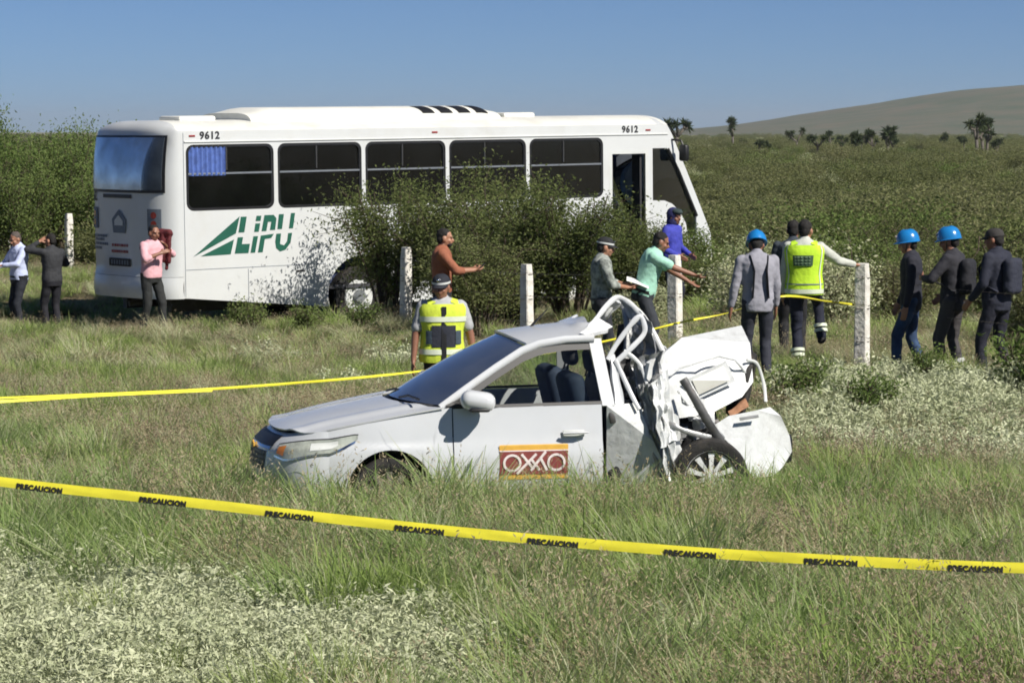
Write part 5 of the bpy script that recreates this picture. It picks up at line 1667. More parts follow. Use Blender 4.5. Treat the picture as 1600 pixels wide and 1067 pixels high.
for kn, an in ((p11['knL'], p11['anL']), (p11['knR'], p11['anR'])):
    for q in (0.66, 0.80):
        a, b = kn.lerp(an, q), kn.lerp(an, q + 0.085)
        MB().tube([a, b], 0.076, 16).build('reflective_band', SILVER, p11['root'])
p12 = person('worker in blue helmet and navy jacket with faded blue jeans facing the vest man', 4.33, 31.2, -82, 1.62, cloth((0.016, 0.017, 0.028)), cloth((0.035, 0.075, 0.16), col2=(0.012, 0.02, 0.05), vs=4), 'tan', head=(0, 6), hat=('helmet', HELMET), lf=(-0.10, 0.16, 0), rf=(0.11, -0.16, 0), seed=12, tuck=False,
             lh=(-0.23, 0.06, 0.82), rh=(0.22, 0.14, 0.86), hip=(0, 0, -0.01))
p13 = person('worker in blue helmet carrying a black bag on his back', 4.69, 30.6, -60, 1.66, cloth((0.024, 0.024, 0.032)), cloth((0.055, 0.050, 0.052)), 'dark', head=(-10, 8), hat=('helmet', HELMET), pack=cloth((0.013, 0.014, 0.020)), lf=(-0.10, 0.08, 0), rf=(0.10, -0.08, 0), seed=13, tuck=False,
             lh=(-0.12, 0.30, 1.16), lpole=(-1, -0.3, -0.6), rh=(0.22, 0.20, 0.96), rpole=(1, -0.5, -0.4))
for kn, an in ((p13['knL'], p13['anL']), (p13['knR'], p13['anR'])):
    a, b = kn.lerp(an, 0.55), kn.lerp(an, 0.66)
    MB().tube([a, b], 0.075, 16).build('reflective_band', M['bus_grey'], p13['root'])
p14 = person('man in dark cap and navy clothes with a backpack standing past the helmeted workers', 5.06, 30.0, -50, 1.67, cloth((0.015, 0.018, 0.034)), cloth((0.014, 0.015, 0.028)), 'dark', head=(-12, 6), hat=('cap', cloth((0.035, 0.032, 0.030))), pack=cloth((0.022, 0.026, 0.044)), seed=14, tuck=False,
             lf=(-0.13, 0.10, 0), rf=(0.13, -0.08, 0), lh=(-0.25, 0.18, 0.92), rh=(0.26, 0.10, 0.86), bulk=1.08)
packs = [o for o in C.objects if o.name.startswith('backpack')]
packs[0]['label'] = 'black bag worn on the back of the worker in blue helmet'
packs[1]['label'] = 'navy backpack worn by the man in the dark cap'
for fr in (p1, p2, p3, p4, p5, p6, p7, p8, p9, p10, p11, p12, p13, p14):
    if '_pack' in fr['root']: del fr['root']['_pack']

# ================================================================== vegetation
NR = np.random.default_rng(11)
M['leaf_mesquite'] = leafmat('leaf_mesquite', [(0.085, 0.112, 0.036), (0.14, 0.175, 0.062), (0.20, 0.23, 0.090), (0.29, 0.30, 0.15)], 0.45)
M['leaf_bright'] = leafmat('leaf_bright', [(0.095, 0.145, 0.040), (0.145, 0.21, 0.062), (0.185, 0.235, 0.080), (0.27, 0.295, 0.13)], 0.42)
M['leaf_scrub'] = leafmat('leaf_scrub', [(0.100, 0.118, 0.048), (0.155, 0.175, 0.072), (0.215, 0.228, 0.105), (0.33, 0.31, 0.18)], 0.45)
M['leaf_silver'] = leafmat('leaf_silver', [(0.33, 0.37, 0.21), (0.47, 0.51, 0.32), (0.58, 0.61, 0.41), (0.70, 0.72, 0.52)], 0.25, 0.75)
M['blade_green'] = leafmat('blade_green', [(0.15, 0.24, 0.066), (0.24, 0.345, 0.11), (0.33, 0.43, 0.165), (0.46, 0.52, 0.27)], 0.5)
M['blade_lime'] = leafmat('blade_lime', [(0.22, 0.32, 0.080), (0.30, 0.40, 0.12), (0.39, 0.475, 0.17), (0.50, 0.54, 0.27)], 0.5)
M['blade_pale'] = leafmat('blade_pale', [(0.29, 0.34, 0.17), (0.41, 0.45, 0.25), (0.52, 0.54, 0.34), (0.64, 0.62, 0.43)], 0.4)
M['blade_straw'] = leafmat('blade_straw', [(0.26, 0.21, 0.12), (0.37, 0.31, 0.19), (0.45, 0.38, 0.25), (0.54, 0.47, 0.33)], 0.35)
M['seed_purple'] = leafmat('seed_purple', [(0.22, 0.155, 0.11), (0.30, 0.225, 0.165), (0.38, 0.30, 0.225), (0.46, 0.39, 0.30)], 0.3)
M['yucca_leaf'] = leafmat('yucca_leaf', [(0.035, 0.050, 0.025), (0.055, 0.075, 0.036), (0.085, 0.10, 0.055)], 0.15)
M['yucca_dead'] = leafmat('yucca_dead', [(0.12, 0.10, 0.07), (0.20, 0.17, 0.12)], 0.1)

def np_mesh(name, verts, quads, mats, tris=None, mi=None):
    me = bpy.data.meshes.new(name)
    nq = len(quads)
    nt_ = 0 if tris is None else len(tris)
    me.vertices.add(len(verts)); me.vertices.foreach_set('co', np.asarray(verts, np.float32).ravel())
    loops = np.concatenate([np.asarray(quads, np.int32).ravel()] + ([np.asarray(tris, np.int32).ravel()] if nt_ else []))
    me.loops.add(len(loops)); me.loops.foreach_set('vertex_index', loops)
    me.polygons.add(nq + nt_)
    st = np.concatenate([np.arange(nq) * 4] + ([nq * 4 + np.arange(nt_) * 3] if nt_ else [])).astype(np.int32)
    me.polygons.foreach_set('loop_start', st)
    for m in mats:
        me.materials.append(m)
    if mi is not None:
        me.polygons.foreach_set('material_index', np.asarray(mi, np.int32))
    me.update(calc_edges=True)
    me.validate()
    return me

def leaves(cen, length, width, rng, up=0.3, droop=0.0):
    """diamond leaves: (N,3) centres -> verts, quads"""
    n = len(cen)
    d = rng.normal(size=(n, 3)); d[:, 2] = d[:, 2] * 0.7 + up
    d /= np.linalg.norm(d, axis=1)[:, None]
    r = rng.normal(size=(n, 3))
    s = np.cross(d, r); s /= np.linalg.norm(s, axis=1)[:, None] + 1e-9
    L = (length * rng.uniform(0.6, 1.35, n))[:, None]; Wd = (width * rng.uniform(0.6, 1.3, n))[:, None]
    nrm = np.cross(d, s)
    v = np.empty((n, 4, 3))
    v[:, 0] = cen - d * L * 0.5
    v[:, 1] = cen + s * Wd * 0.5 + nrm * Wd * 0.15
    v[:, 2] = cen + d * L * 0.5
    v[:, 3] = cen - s * Wd * 0.5 + nrm * Wd * 0.15
    return v.reshape(-1, 3), np.arange(n * 4).reshape(-1, 4)

def shrub_meshes(seed, R_, H_, nst, nsub, per, ll, lw, mat, spread=0.16, upright=0.6, base=0.1, wood=None):
    """stems mesh and foliage mesh of one shrub, base at the origin"""
    rng = np.random.default_rng(seed)
    wood = wood or M['bark']
    b_ = MB()
    cen = []
    for i in range(nst):
        a = rng.uniform(0, 2 * PI)
        rr = R_ * math.sqrt(rng.uniform(0.02, 1)) * 0.85
        hh = H_ * (0.55 + 0.45 * math.sqrt(max(0, 1 - (rr / R_) ** 2))) * rng.uniform(0.72, 1.0)
        tip = np.array([rr * math.cos(a), rr * math.sin(a), hh])
        p0 = np.array([base * math.cos(a) * rng.uniform(0, 1), base * math.sin(a) * rng.uniform(0, 1), -0.05])
        midp = p0 * 0.5 + tip * 0.5 + np.array([-tip[0] * 0.16, -tip[1] * 0.16, 0.0]) * upright * 2 + rng.normal(size=3) * 0.06 * R_
        path = [p0 * (1 - t) ** 2 + 2 * midp * t * (1 - t) + tip * t * t for t in np.linspace(0, 1, 6)]
        b_.tube([tuple(p) for p in path], [0.022 * H_ / 2 * (1 - 0.8 * t) + 0.003 for t in np.linspace(0, 1, 6)], 5, cap=False)
        for j in range(nsub):
            t = rng.uniform(0.35, 1.0)
            q0 = p0 * (1 - t) ** 2 + 2 * midp * t * (1 - t) + tip * t * t
            dr = rng.normal(size=3) * 0.8 + (tip - p0) / (np.linalg.norm(tip - p0) + 1e-6) * 0.9
            dr /= np.linalg.norm(dr)
            L = R_ * rng.uniform(0.2, 0.5)
            q1 = q0 + dr * L
            q1[2] = max(q1[2], 0.12 * H_)
            b_.tube([tuple(q0), tuple((q0 + q1) / 2 + rng.normal(size=3) * 0.02), tuple(q1)], [0.008, 0.005, 0.003], 4, cap=False)
            m = max(3, int(per * rng.uniform(0.6, 1.4)))
            tt = rng.uniform(0.1, 1.08, m)[:, None]
            cen.append(q0 + (q1 - q0) * tt + rng.normal(size=(m, 3)) * spread * np.array([1, 1, 0.8]))
    cen = np.concatenate(cen)
    cen[:, 2] = np.maximum(cen[:, 2], 0.03)
    v, q = leaves(cen, ll, lw, rng)
    return b_.mesh('stems', wood), np_mesh('foliage', v, q, [mat])

def plant(name, label, cat, x, y, meshes, rot=0.0, sc=(1, 1, 1), group=None, names=('stems', 'foliage'), zoff=0.0):
    r = tag(empty(name, (x, y, g(x, y) + zoff), (0, 0, rot)), label, cat, group)
    r.scale = sc
    for n, me in zip(names, meshes):
        link(n, me, r)
    return r

BIG = [shrub_meshes(100 + i, 1.25, 2.45, 26, 10, 62, 0.066, 0.028, M['leaf_mesquite'], 0.15, 0.6, 0.25) for i in range(3)]
MID = [shrub_meshes(200 + i, (0.85, 0.75, 0.95, 0.6)[i], (1.25, 1.0, 1.15, 0.9)[i], 20, 7, 48, 0.054, 0.024, M[('leaf_scrub', 'leaf_bright', 'leaf_mesquite', 'blade_pale')[i]], 0.12, 0.6, 0.15) for i in range(4)]
TREE = [shrub_meshes(300 + i, 1.7, 3.1, 30, 10, 46, 0.095, 0.042, M['leaf_bright'], 0.19, 0.8, 0.3) for i in range(3)]
LOW = [shrub_meshes(400 + i, 0.5, 0.6, 14, 6, 20, 0.06, 0.03, M['leaf_bright'], 0.08, 0.5, 0.12) for i in range(3)]
# the thicket between the fence and the bus
big_spots = [(-1.95, 46.2, 0, 0.95, 1.02, 0.3), (-0.75, 45.2, 1, 1.0, 0.96, 1.1), (0.05, 43.6, 2, 0.95, 0.93, 2.0), (0.9, 43.2, 0, 0.95, 0.86, 3.3), (1.75, 43.6, 1, 0.85, 0.64, 4.0), (-0.5, 42.2, 2, 0.8, 0.62, 5.2), (2.45, 42.6, 0, 0.7, 0.42, 0.8)]
big_lab = ['tall leafy mesquite bush screening the rear wheel arch of the bus', 'tall mesquite bush behind the weathered post by the bus', 'dense dark mesquite bush behind the plain white post',
           'dense mesquite bush hiding the middle of the bus side', 'mesquite bush growing below the last bus window', 'lower mesquite bush in front of the tall ones by the plain post', 'small mesquite bush below the open bus door']
for (x, y, i, sx, sz, r), lb in zip(big_spots, big_lab):
    plant('mesquite_bush', lb, 'bush', x, y, BIG[i], r, (sx, sx, sz), 'bushes beside the bus')
# trees behind the bus on the left
for k, (x, y, i, sx, sz, r) in enumerate([(-13.0, 62, 0, 1.0, 0.86, 0), (-11.9, 64.5, 1, 0.8, 1.0, 1), (-10.6, 66.5, 2, 0.8, 0.92, 2), (-9.9, 68.2, 0, 0.75, 0.98, 3), (-12.4, 67.5, 2, 0.7, 1.12, 4), (-11.2, 69.5, 1, 0.9, 0.95, 5), (-14.2, 66, 1, 0.9, 1.0, 5.5), (-10.9, 62.9, 0, 0.6, 0.72, 2.2), (-9.2, 63.6, 2, 0.66, 0.7, 1.2)]):
    plant('thorn_tree', 'bushy green thorn tree in the thicket behind the rear of the bus', 'tree', x, y, TREE[i], r, (sx, sx, sz), 'thorn trees behind the bus', ('trunk', 'crown'))
plant('thorn_tree', 'tallest thin spire of the thorn thicket behind the men on the left', 'tree', -12.6, 64.0, TREE[2], 0.4, (0.26, 0.26, 1.22), 'thorn trees behind the bus', ('trunk', 'crown'))
# shrubs standing apart behind the fence on the right
rs = random.Random(3)
spots = []
tries = 0
while len(spots) < 40 and tries < 4000:
    tries += 1
    y = 33.5 + 30 * rs.random() ** 1.3
    x = rs.uniform(1.6, 0.19 * y + 0.8)
    p = Vector((x, y)) - BUS_C0
    t = min(max(p.dot(BUS_D), 0), 10.8)
    if (p - BUS_D * t).length < 2.4: continue
    if any((x - a) ** 2 + (y - b) ** 2 < 0.75 for a, b in spots): continue
    if x < 3 and y < 37.5: continue
    if y < 36 and abs(x - 3.2) < 0.5: continue
    spots.append((x, y))
for k, (x, y) in enumerate(spots):
    s_ = rs.uniform(0.7, 1.15)
    plant('scrub_bush', ['rounded olive green scrub bush on the plain behind the fence', 'leafy bright green scrub bush on the plain behind the fence', 'dense dull green scrub bush on the plain behind the fence', 'pale straw green scrub bush on the plain behind the fence'][(0, 1, 2, 0, 3, 1, 2)[k % 7]], 'bush', x, y, MID[(0, 1, 2, 0, 3, 1, 2)[k % 7]], rs.uniform(0, 6), (s_, s_, s_ * rs.uniform(0.8, 1.1)), 'scrub bushes behind the fence')
for k, (x, y, s_, lb) in enumerate([(5.25, 28.4, 1.15, 'bright green low bush beside the man with the backpack'), (2.75, 27.6, 0.8, 'bright green low bush behind the rear bumper of the car'), (3.35, 27.2, 0.7, 'small leafy bush between the rear bumper and the silver ground cover'), (-3.9, 42.6, 0.75, 'low green weed clump in the grass before the bus skirt'), (-3.0, 42.2, 0.7, 'low green weed clump beside the weathered post and bus'), (-2.2, 42.9, 0.7, 'low weed clump at the foot of the weathered post'), (-7.3, 45.2, 0.45, 'small dark weed at the feet of the man in dark grey'), (4.3, 29.6, 0.6, 'low weed clump at the feet of the helmeted worker in jeans')]):
    plant('low_bush', lb, 'bush', x, y, LOW[k % 3], k * 1.3, (s_, s_, s_))

# yuccas on the skyline
def yucca_meshes(seed):
    rng = np.random.default_rng(seed)
    tb = MB(); heads = []
    H_ = 3.2
    def limb(p, d, L, r, depth):
        p1 = p + d * L
        tb.tube([tuple(p), tuple((p + p1) / 2 + rng.normal(size=3) * 0.05), tuple(p1)], [r, r * 0.9, r * 0.8], 7)
        if depth == 0 or (depth == 1 and rng.random() < 0.35):
            heads.append(p1); return
        for _ in range(rng.integers(3, 5) if depth == 2 else rng.integers(2, 4)):
            nd_ = d * 0.7 + rng.normal(size=3) * np.array([0.6, 0.6, 0.25]); nd_[2] = abs(nd_[2]) + 0.25
            nd_ /= np.linalg.norm(nd_)
            limb(p1, nd_, L * rng.uniform(0.4, 0.7), r * 0.75, depth - 1)
    limb(np.array([0, 0, -0.1]), np.array([0, 0, 1.0]), H_ * rng.uniform(0.28, 0.42), 0.12, 2)
    vs, qs = [], []
    for h in heads:
        for k in range(60):
            d = rng.normal(size=3); d[2] += 0.55; d /= np.linalg.norm(d)
            s_ = np.cross(d, rng.normal(size=3)); s_ /= np.linalg.norm(s_)
            L = rng.uniform(0.32, 0.58)
            o = len(vs)
            vs += [h - s_ * 0.03, h + s_ * 0.03, h + d * L * 0.6 + s_ * 0.03, h + d * L - np.array([0, 0, 0.05])]
            qs.append((o, o + 1, o + 2, o + 3))
    return tb.mesh('trunk', M['dead_wood']), np_mesh('crown', np.array(vs), np.array(qs), [M['yucca_leaf']])
YUC = [yucca_meshes(500 + i) for i in range(6)]
def yu(px, d):
    return ((px - 800) / 4500 * d, d)
for k, (px, d, sz) in enumerate([(1057, 330, 1.4), (1144, 420, 1.15), (1160, 430, 0.6), (1186, 300, 0.62), (1198, 330, 0.6), (1244, 380, 0.85), (1277, 290, 0.85), (1297, 400, 0.7), (1308, 350, 0.6), (1316, 420, 0.7), (1337, 300, 0.95), (1345, 330, 0.8), (1352, 360, 0.8), (1362, 310, 0.7), (1386, 300, 1.1), (1394, 350, 0.7), (1474, 380, 0.9), (1524, 290, 1.15), (1533, 310, 1.2), (1541, 300, 1.0), (1556, 320, 0.7), (1505, 360, 0.7)]):
    x, y = yu(px, d)
    lab = {0: 'tall dark yucca tree rising beside the bus windscreen', 1: 'spreading yucca tree on the skyline at the foot of the hill'}.get(k, 'branching yucca tree dotting the scrub plain before the hill')
    plant('yucca_tree', lab, 'tree', x, y, YUC[k % 6], k * 0.9, (sz * 1.45, sz * 1.45, sz * 1.6), 'yuccas on the plain', ('trunk', 'crown'))

# ------------------------------------------------------------------ scattered stuff (geometry nodes instances)
def scatter(name, protos, pts, rotz, tilt, scale, idx):
    col = bpy.data.collections.new(name + '_kinds')
    for i, me in enumerate(protos):
        o = bpy.data.objects.new('%s_kind_%02d' % (name, i), me)
        col.objects.link(o)
    n = len(pts)
    me = bpy.data.meshes.new(name)
    me.vertices.add(n); me.vertices.foreach_set('co', np.asarray(pts, np.float32).ravel())
    a = me.attributes.new('pick', 'INT', 'POINT'); a.data.foreach_set('value', np.asarray(idx, np.int32))
    a = me.attributes.new('spin', 'FLOAT_VECTOR', 'POINT'); a.data.foreach_set('vector', np.stack([tilt[:, 0], tilt[:, 1], rotz], 1).astype(np.float32).ravel())
    a = me.attributes.new('size', 'FLOAT_VECTOR', 'POINT'); a.data.foreach_set('vector', np.asarray(scale, np.float32).ravel())
    me.update()
    ob = link(name, me)
    ng = bpy.data.node_groups.new(name + '_nodes', 'GeometryNodeTree')
    ng.interface.new_socket('Geometry', in_out='INPUT', socket_type='NodeSocketGeometry')
    ng.interface.new_socket('Geometry', in_out='OUTPUT', socket_type='NodeSocketGeometry')
    gi = ng.nodes.new('NodeGroupInput'); go = ng.nodes.new('NodeGroupOutput')
    ci = ng.nodes.new('GeometryNodeCollectionInfo'); ci.inputs['Collection'].default_value = col
    ci.inputs['Separate Children'].default_value = True; ci.inputs['Reset Children'].default_value = True
    ip = ng.nodes.new('GeometryNodeInstanceOnPoints')
    ip.inputs['Pick Instance'].default_value = True
    def attr(nm, t):
        q = ng.nodes.new('GeometryNodeInputNamedAttribute'); q.data_type = t; q.inputs['Name'].default_value = nm
        return q.outputs['Attribute']
    ng.links.new(gi.outputs[0], ip.inputs['Points'])
    ng.links.new(ci.outputs[0], ip.inputs['Instance'])
    ng.links.new(attr('pick', 'INT'), ip.inputs['Instance Index'])
    er = ng.nodes.new('FunctionNodeEulerToRotation')
    ng.links.new(attr('spin', 'FLOAT_VECTOR'), er.inputs[0])
    ng.links.new(er.outputs[0], ip.inputs['Rotation'])
    ng.links.new(attr('size', 'FLOAT_VECTOR'), ip.inputs['Scale'])
    ng.links.new(ip.outputs[0], go.inputs[0])
    md = ob.modifiers.new('scatter', 'NODES'); md.node_group = ng
    return ob

def blades(rng, n, R_, hmin, hmax, w, lean, curve, vs, qs, mi, m, seedhead=0.0, head_mi=0, at=(0, 0), k_=1.0):
    """n curved blades in a tuft of radius R_"""
    for _ in range(n):
        a, rr = rng.uniform(0, 2 * PI), R_ * math.sqrt(rng.random())
        p = np.array([at[0] + rr * math.cos(a), at[1] + rr * math.sin(a), -0.02])
        h = rng.uniform(hmin, hmax) * k_
        b = a + rng.normal() * 0.9
        ln = abs(rng.normal()) * lean
        dx = np.array([math.cos(b), math.sin(b), 0])
        sd = np.array([-math.sin(b), math.cos(b), 0]) if rng.random() < 0.5 else np.array([math.cos(b + 0.6), math.sin(b + 0.6), 0])
        o = len(vs)
        cv = curve * rng.uniform(0.3, 1.3)
        for k, (t, wk) in enumerate(((0, 1.0), (0.38, 0.9), (0.74, 0.6), (1.0, 0.06))):
            c = p + np.array([0, 0, h * (t - 0.28 * cv * t * t)]) + dx * h * (ln * t + cv * 0.55 * t * t)
            vs.append(c - sd * w * wk / 2); vs.append(c + sd * w * wk / 2)
        for k in range(3):
            q = o + 2 * k
            qs.append((q, q + 1, q + 3, q + 2)); mi.append(m)
        if rng.random() < seedhead:
            tip = (vs[-1] + vs[-2]) / 2
            for _k in range(7):
                c = tip + rng.normal(size=3) * np.array([0.012, 0.012, 0.035])
                dd = rng.normal(size=3); dd[2] = abs(dd[2]) + 0.6; dd /= np.linalg.norm(dd)
                s_ = np.cross(dd, rng.normal(size=3)); s_ /= np.linalg.norm(s_)
                o = len(vs)
                vs += [c, c + dd * 0.014 + s_ * 0.0035, c + dd * 0.03, c + dd * 0.014 - s_ * 0.0035]
                qs.append((o, o + 1, o + 2, o + 3)); mi.append(head_mi)

GM = [M['blade_green'], M['blade_lime'], M['blade_pale'], M['blade_straw'], M['seed_purple'], M['leaf_silver'], M['leaf_bright']]
def tuft(seed, spec, subs=6, PR=0.20):
    rng = np.random.default_rng(seed)
    vs, qs, mi = [], [], []
    for s_ in range(subs):
        a, q = rng.uniform(0, 2 * PI), PR * math.sqrt(rng.random()) if subs > 1 else 0.0
        kk = rng.uniform(0.75, 1.15)
        for kw in spec:
            blades(rng, vs=vs, qs=qs, mi=mi, at=(q * math.cos(a), q * math.sin(a)), k_=kk, **kw)
    return np_mesh('tuft_%d' % seed, np.array(vs), np.array(qs), GM, mi=mi)
protos = []
for i in range(4):      # 0-3 green bunch grass
    protos.append(tuft(600 + i, [dict(n=46, R_=0.085, hmin=0.22, hmax=0.52, w=0.009, lean=0.30, curve=0.7, m=0), dict(n=10, R_=0.09, hmin=0.25, hmax=0.55, w=0.006, lean=0.3, curve=0.5, m=2), dict(n=3, R_=0.07, hmin=0.15, hmax=0.35, w=0.005, lean=0.5, curve=0.8, m=3)]))
for i in range(3):      # 4-6 lime upright grass
    protos.append(tuft(620 + i, [dict(n=42, R_=0.09, hmin=0.18, hmax=0.46, w=0.009, lean=0.20, curve=0.45, m=1), dict(n=8, R_=0.09, hmin=0.2, hmax=0.42, w=0.005, lean=0.25, curve=0.5, m=2)]))
for i in range(3):      # 7-9 pale grass with seed heads
    protos.append(tuft(640 + i, [dict(n=34, R_=0.10, hmin=0.18, hmax=0.48, w=0.008, lean=0.35, curve=0.6, m=2), dict(n=12, R_=0.09, hmin=0.2, hmax=0.4, w=0.005, lean=0.3, curve=0.6, m=0), dict(n=7, R_=0.09, hmin=0.34, hmax=0.58, w=0.004, lean=0.25, curve=0.4, m=3, seedhead=0.9, head_mi=3)]))
for i in range(3):      # 10-12 purple-brown seeding grass
    protos.append(tuft(660 + i, [dict(n=26, R_=0.10, hmin=0.15, hmax=0.42, w=0.008, lean=0.3, curve=0.6, m=0), dict(n=16, R_=0.10, hmin=0.2, hmax=0.44, w=0.006, lean=0.3, curve=0.5, m=2), dict(n=10, R_=0.10, hmin=0.25, hmax=0.45, w=0.003, lean=0.3, curve=0.4, m=4, seedhead=1.0, head_mi=4)]))
for i in range(2):      # 13-14 tall arching tussock
    protos.append(tuft(680 + i, [dict(n=95, R_=0.15, hmin=0.40, hmax=0.85, w=0.010, lean=0.42, curve=0.85, m=0), dict(n=34, R_=0.15, hmin=0.4, hmax=0.85, w=0.009, lean=0.4, curve=0.8, m=2), dict(n=14, R_=0.1, hmin=0.3, hmax=0.6, w=0.005, lean=0.5, curve=0.9, m=3)], 1))
for i in range(2):      # 15-16 short dry grass
    protos.append(tuft(700 + i, [dict(n=30, R_=0.11, hmin=0.08, hmax=0.22, w=0.005, lean=0.5, curve=0.6, m=3), dict(n=22, R_=0.11, hmin=0.08, hmax=0.24, w=0.005, lean=0.4, curve=0.6, m=2), dict(n=14, R_=0.1, hmin=0.08, hmax=0.22, w=0.005, lean=0.4, curve=0.6, m=0)]))

def nz2(x, y, s, o):
    return np.array([noise.noise(Vector((a * s, b * s, o))) for a, b in zip(x, y)])
def field(n, y0, y1, rng, margin=0.8):
    """points spread over the strip of verge between two distances from the road"""
    ymax = y1
    out_x, out_y = [], []
    hw = lambda y: 0.178 * y + margin
    y = np.sqrt(rng.uniform((y0 + margin / 0.178) ** 2, (y1 + margin / 0.178) ** 2, n)) - margin / 0.178
    x = rng.uniform(-1, 1, n) * hw(y)
    return x, y
# silver ground cover zones (fraction 0..1)
def silver(x, y):
    a = np.clip((19.9 - y + 0.45 * nz2(x, y, 1.1, 4.4) - 0.95 * np.maximum(0, x + 3.2)) / 0.6, 0, 1)
    a *= (x < 0.1)
    b = np.clip(1.15 - np.sqrt(((x - 4.2) / 1.75) ** 2 + ((y - 27.1) / 2.6) ** 2) + 0.35 * nz2(x, y, 0.9, 9.1), 0, 0.35) / 0.35
    c = np.clip(0.9 - np.sqrt(((x - 0.2) / 2.0) ** 2 + ((y - 15.9) / 0.35) ** 2) + 0.3 * nz2(x, y, 1.5, 2.0), 0, 0.3) / 0.3 * 0.5
    d = np.clip(nz2(x, y, 0.45, 33.0) - 0.28, 0, 0.2) / 0.2 * 0.22 * ((y > 29) & (x < -1.0))
    return np.maximum.reduce([a, b, c, d])
def in_car(x, y):
    dx, dy = x + 0.927, y - 21.95
    c, s = math.cos(R(12)), math.sin(R(12))
    u, v = dx * c + dy * s, -dx * s + dy * c
    return (u > -0.85) & (u < 3.1) & (v > 0.05) & (v < 1.65)
def under_bus(x, y):
    px, py = x - BUS_O.x, y - BUS_O.y
    u = px * BUS_D.x + py * BUS_D.y; v = px * BUS_N.x + py * BUS_N.y
    return (u > 0.1) & (u < 10.6) & (v > 0.1) & (v < 2.4)
def bare(x, y):
    """trodden strip of dirt on the left"""
    return (np.abs(y - 45.6 - 0.25 * (x + 8)) < 0.9 + 0.5 * nz2(x, y, 0.7, 12)) & (x < -5.6) & (x > -12)

rng = np.random.default_rng(21)
X_, Y_, = [], []
for n, a, b in ((1250, 13.8, 22.5), (2000, 22.5, 35), (2300, 35, 62)):
    x, y = field(n, a, b, rng)
    X_.append(x); Y_.append(y)
x = np.concatenate(X_); y = np.concatenate(Y_)
sv = silver(x, y)
keep = ~in_car(x, y) & ~under_bus(x, y) & ~(bare(x, y) & (rng.random(len(x)) < 0.93)) & (rng.random(len(x)) > sv * 0.96)
x, y = x[keep], y[keep]
n = len(x)
n1 = nz2(x, y, 0.8, 1.0) + 0.5 * nz2(x, y, 2.6, 5.0); n2 = nz2(x, y, 0.55, 17.0) + 0.4 * nz2(x, y, 1.8, 29.0)
r = rng.random(n)
idx = np.zeros(n, int)
for i in range(n):
    a, b, q = n1[i], n2[i], r[i]
    if y[i] < 22.3:
        if b > 0.42 + 0.25 * (x[i] < 0.5) and q < 0.5: k = 10 + int(rng.integers(3))
        elif a > 0.22: k = 4 + int(rng.integers(3)) if q < 0.75 else int(rng.integers(4))
        elif a < -0.3 and q < 0.8: k = 7 + int(rng.integers(3))
        else: k = int(rng.integers(4)) if q < 0.6 else (7 + int(rng.integers(3)) if q < 0.88 else 4 + int(rng.integers(3)))
    elif y[i] < 29:
        if b > 0.2 and q < 0.5: k = 10 + int(rng.integers(3))
        elif a > 0.15: k = 4 + int(rng.integers(3))
        else: k = int(rng.integers(4)) if q < 0.45 else 7 + int(rng.integers(3))
    else:
        if a > 0.2: k = 4 + int(rng.integers(3))
        elif b > 0.0 and q < 0.55: k = 15 + int(rng.integers(2))
        else: k = 7 + int(rng.integers(3)) if q < 0.7 else (10 + int(rng.integers(3)) if q < 0.85 else 4 + int(rng.integers(3)))
    idx[i] = k
z = np.array([g(a, b) for a, b in zip(x, y)])
sc = rng.uniform(0.62, 1.12, n) * (0.92 + 0.28 * n1)
sc *= np.where(y < 22.2, np.interp(y, [13, 16.5, 20.2, 22.2], [1.15, 1.12, 1.08, 1.02]), np.interp(y, [22.2, 26, 32, 40, 62], [1.0, 0.92, 0.72, 0.62, 0.66]))
sc *= 1 + 0.10 * np.exp(-((x + 0.4) / 1.9) ** 4 - ((y - 21.3) / 0.55) ** 2)
# trampled where people stand
for X0, Y0 in ((4.5, 30.8), (3.2, 31.4), (2.6, 30.5)):
    sc *= 1 - 0.45 * np.exp(-((x - X0) / 0.7) ** 2 - ((y - Y0) / 0.7) ** 2)
wd = np.where(y > 35, 2.0, np.where(y > 28, 1.5, 1.25))
grass = scatter('grass', protos, np.stack([x, y, z], 1), rng.uniform(0, 2 * PI, n), rng.normal(size=(n, 2)) * 0.10 + np.array([0.05, 0.10]), np.stack([sc * wd, sc * wd, sc], 1), idx)
tag(grass, 'mixed green and dry grass covering the roadside verge', 'grass', kind='stuff')
# tussocks of long arching grass
T_ = [(-2.55, 18.6, 1.05), (-2.2, 18.3, 1.0), (-1.75, 18.5, 1.05), (-2.9, 19.0, 0.85), (-1.35, 18.3, 0.9), (-0.5, 16.9, 0.85), (-0.05, 16.6, 0.9), (-0.85, 17.4, 0.95), (0.35, 16.8, 0.8), (-0.25, 17.3, 0.85), (0.2, 17.6, 0.8), (0.75, 17.2, 0.75), (-1.9, 19.2, 0.85), (-2.5, 19.5, 0.8), (-3.3, 20.1, 0.7)]
rt = np.random.default_rng(77)
for _ in range(46):
    ty_ = 14.2 + 6.6 * rt.random() ** 0.8; tx_ = rt.uniform(-1, 1) * (0.178 * ty_ + 0.3)
    if silver(np.array([tx_]), np.array([ty_]))[0] < 0.2:
        T_.append((tx_, ty_, rt.uniform(0.5, 0.8)))
tx = np.array([t[0] for t in T_]); ty = np.array([t[1] for t in T_]); ts = np.array([t[2] for t in T_]) * 0.95
tus = scatter('grass_tussocks', protos[13:15], np.stack([tx, ty, [g(a, b) for a, b in zip(tx, ty)]], 1), rng.uniform(0, 6, len(tx)), rng.normal(size=(len(tx), 2)) * 0.08, np.stack([ts * 1.25, ts * 1.25, ts], 1), rng.integers(0, 2, len(tx)))
tag(tus, 'long arching tussock grass behind the silvery ground cover', 'grass', kind='stuff')

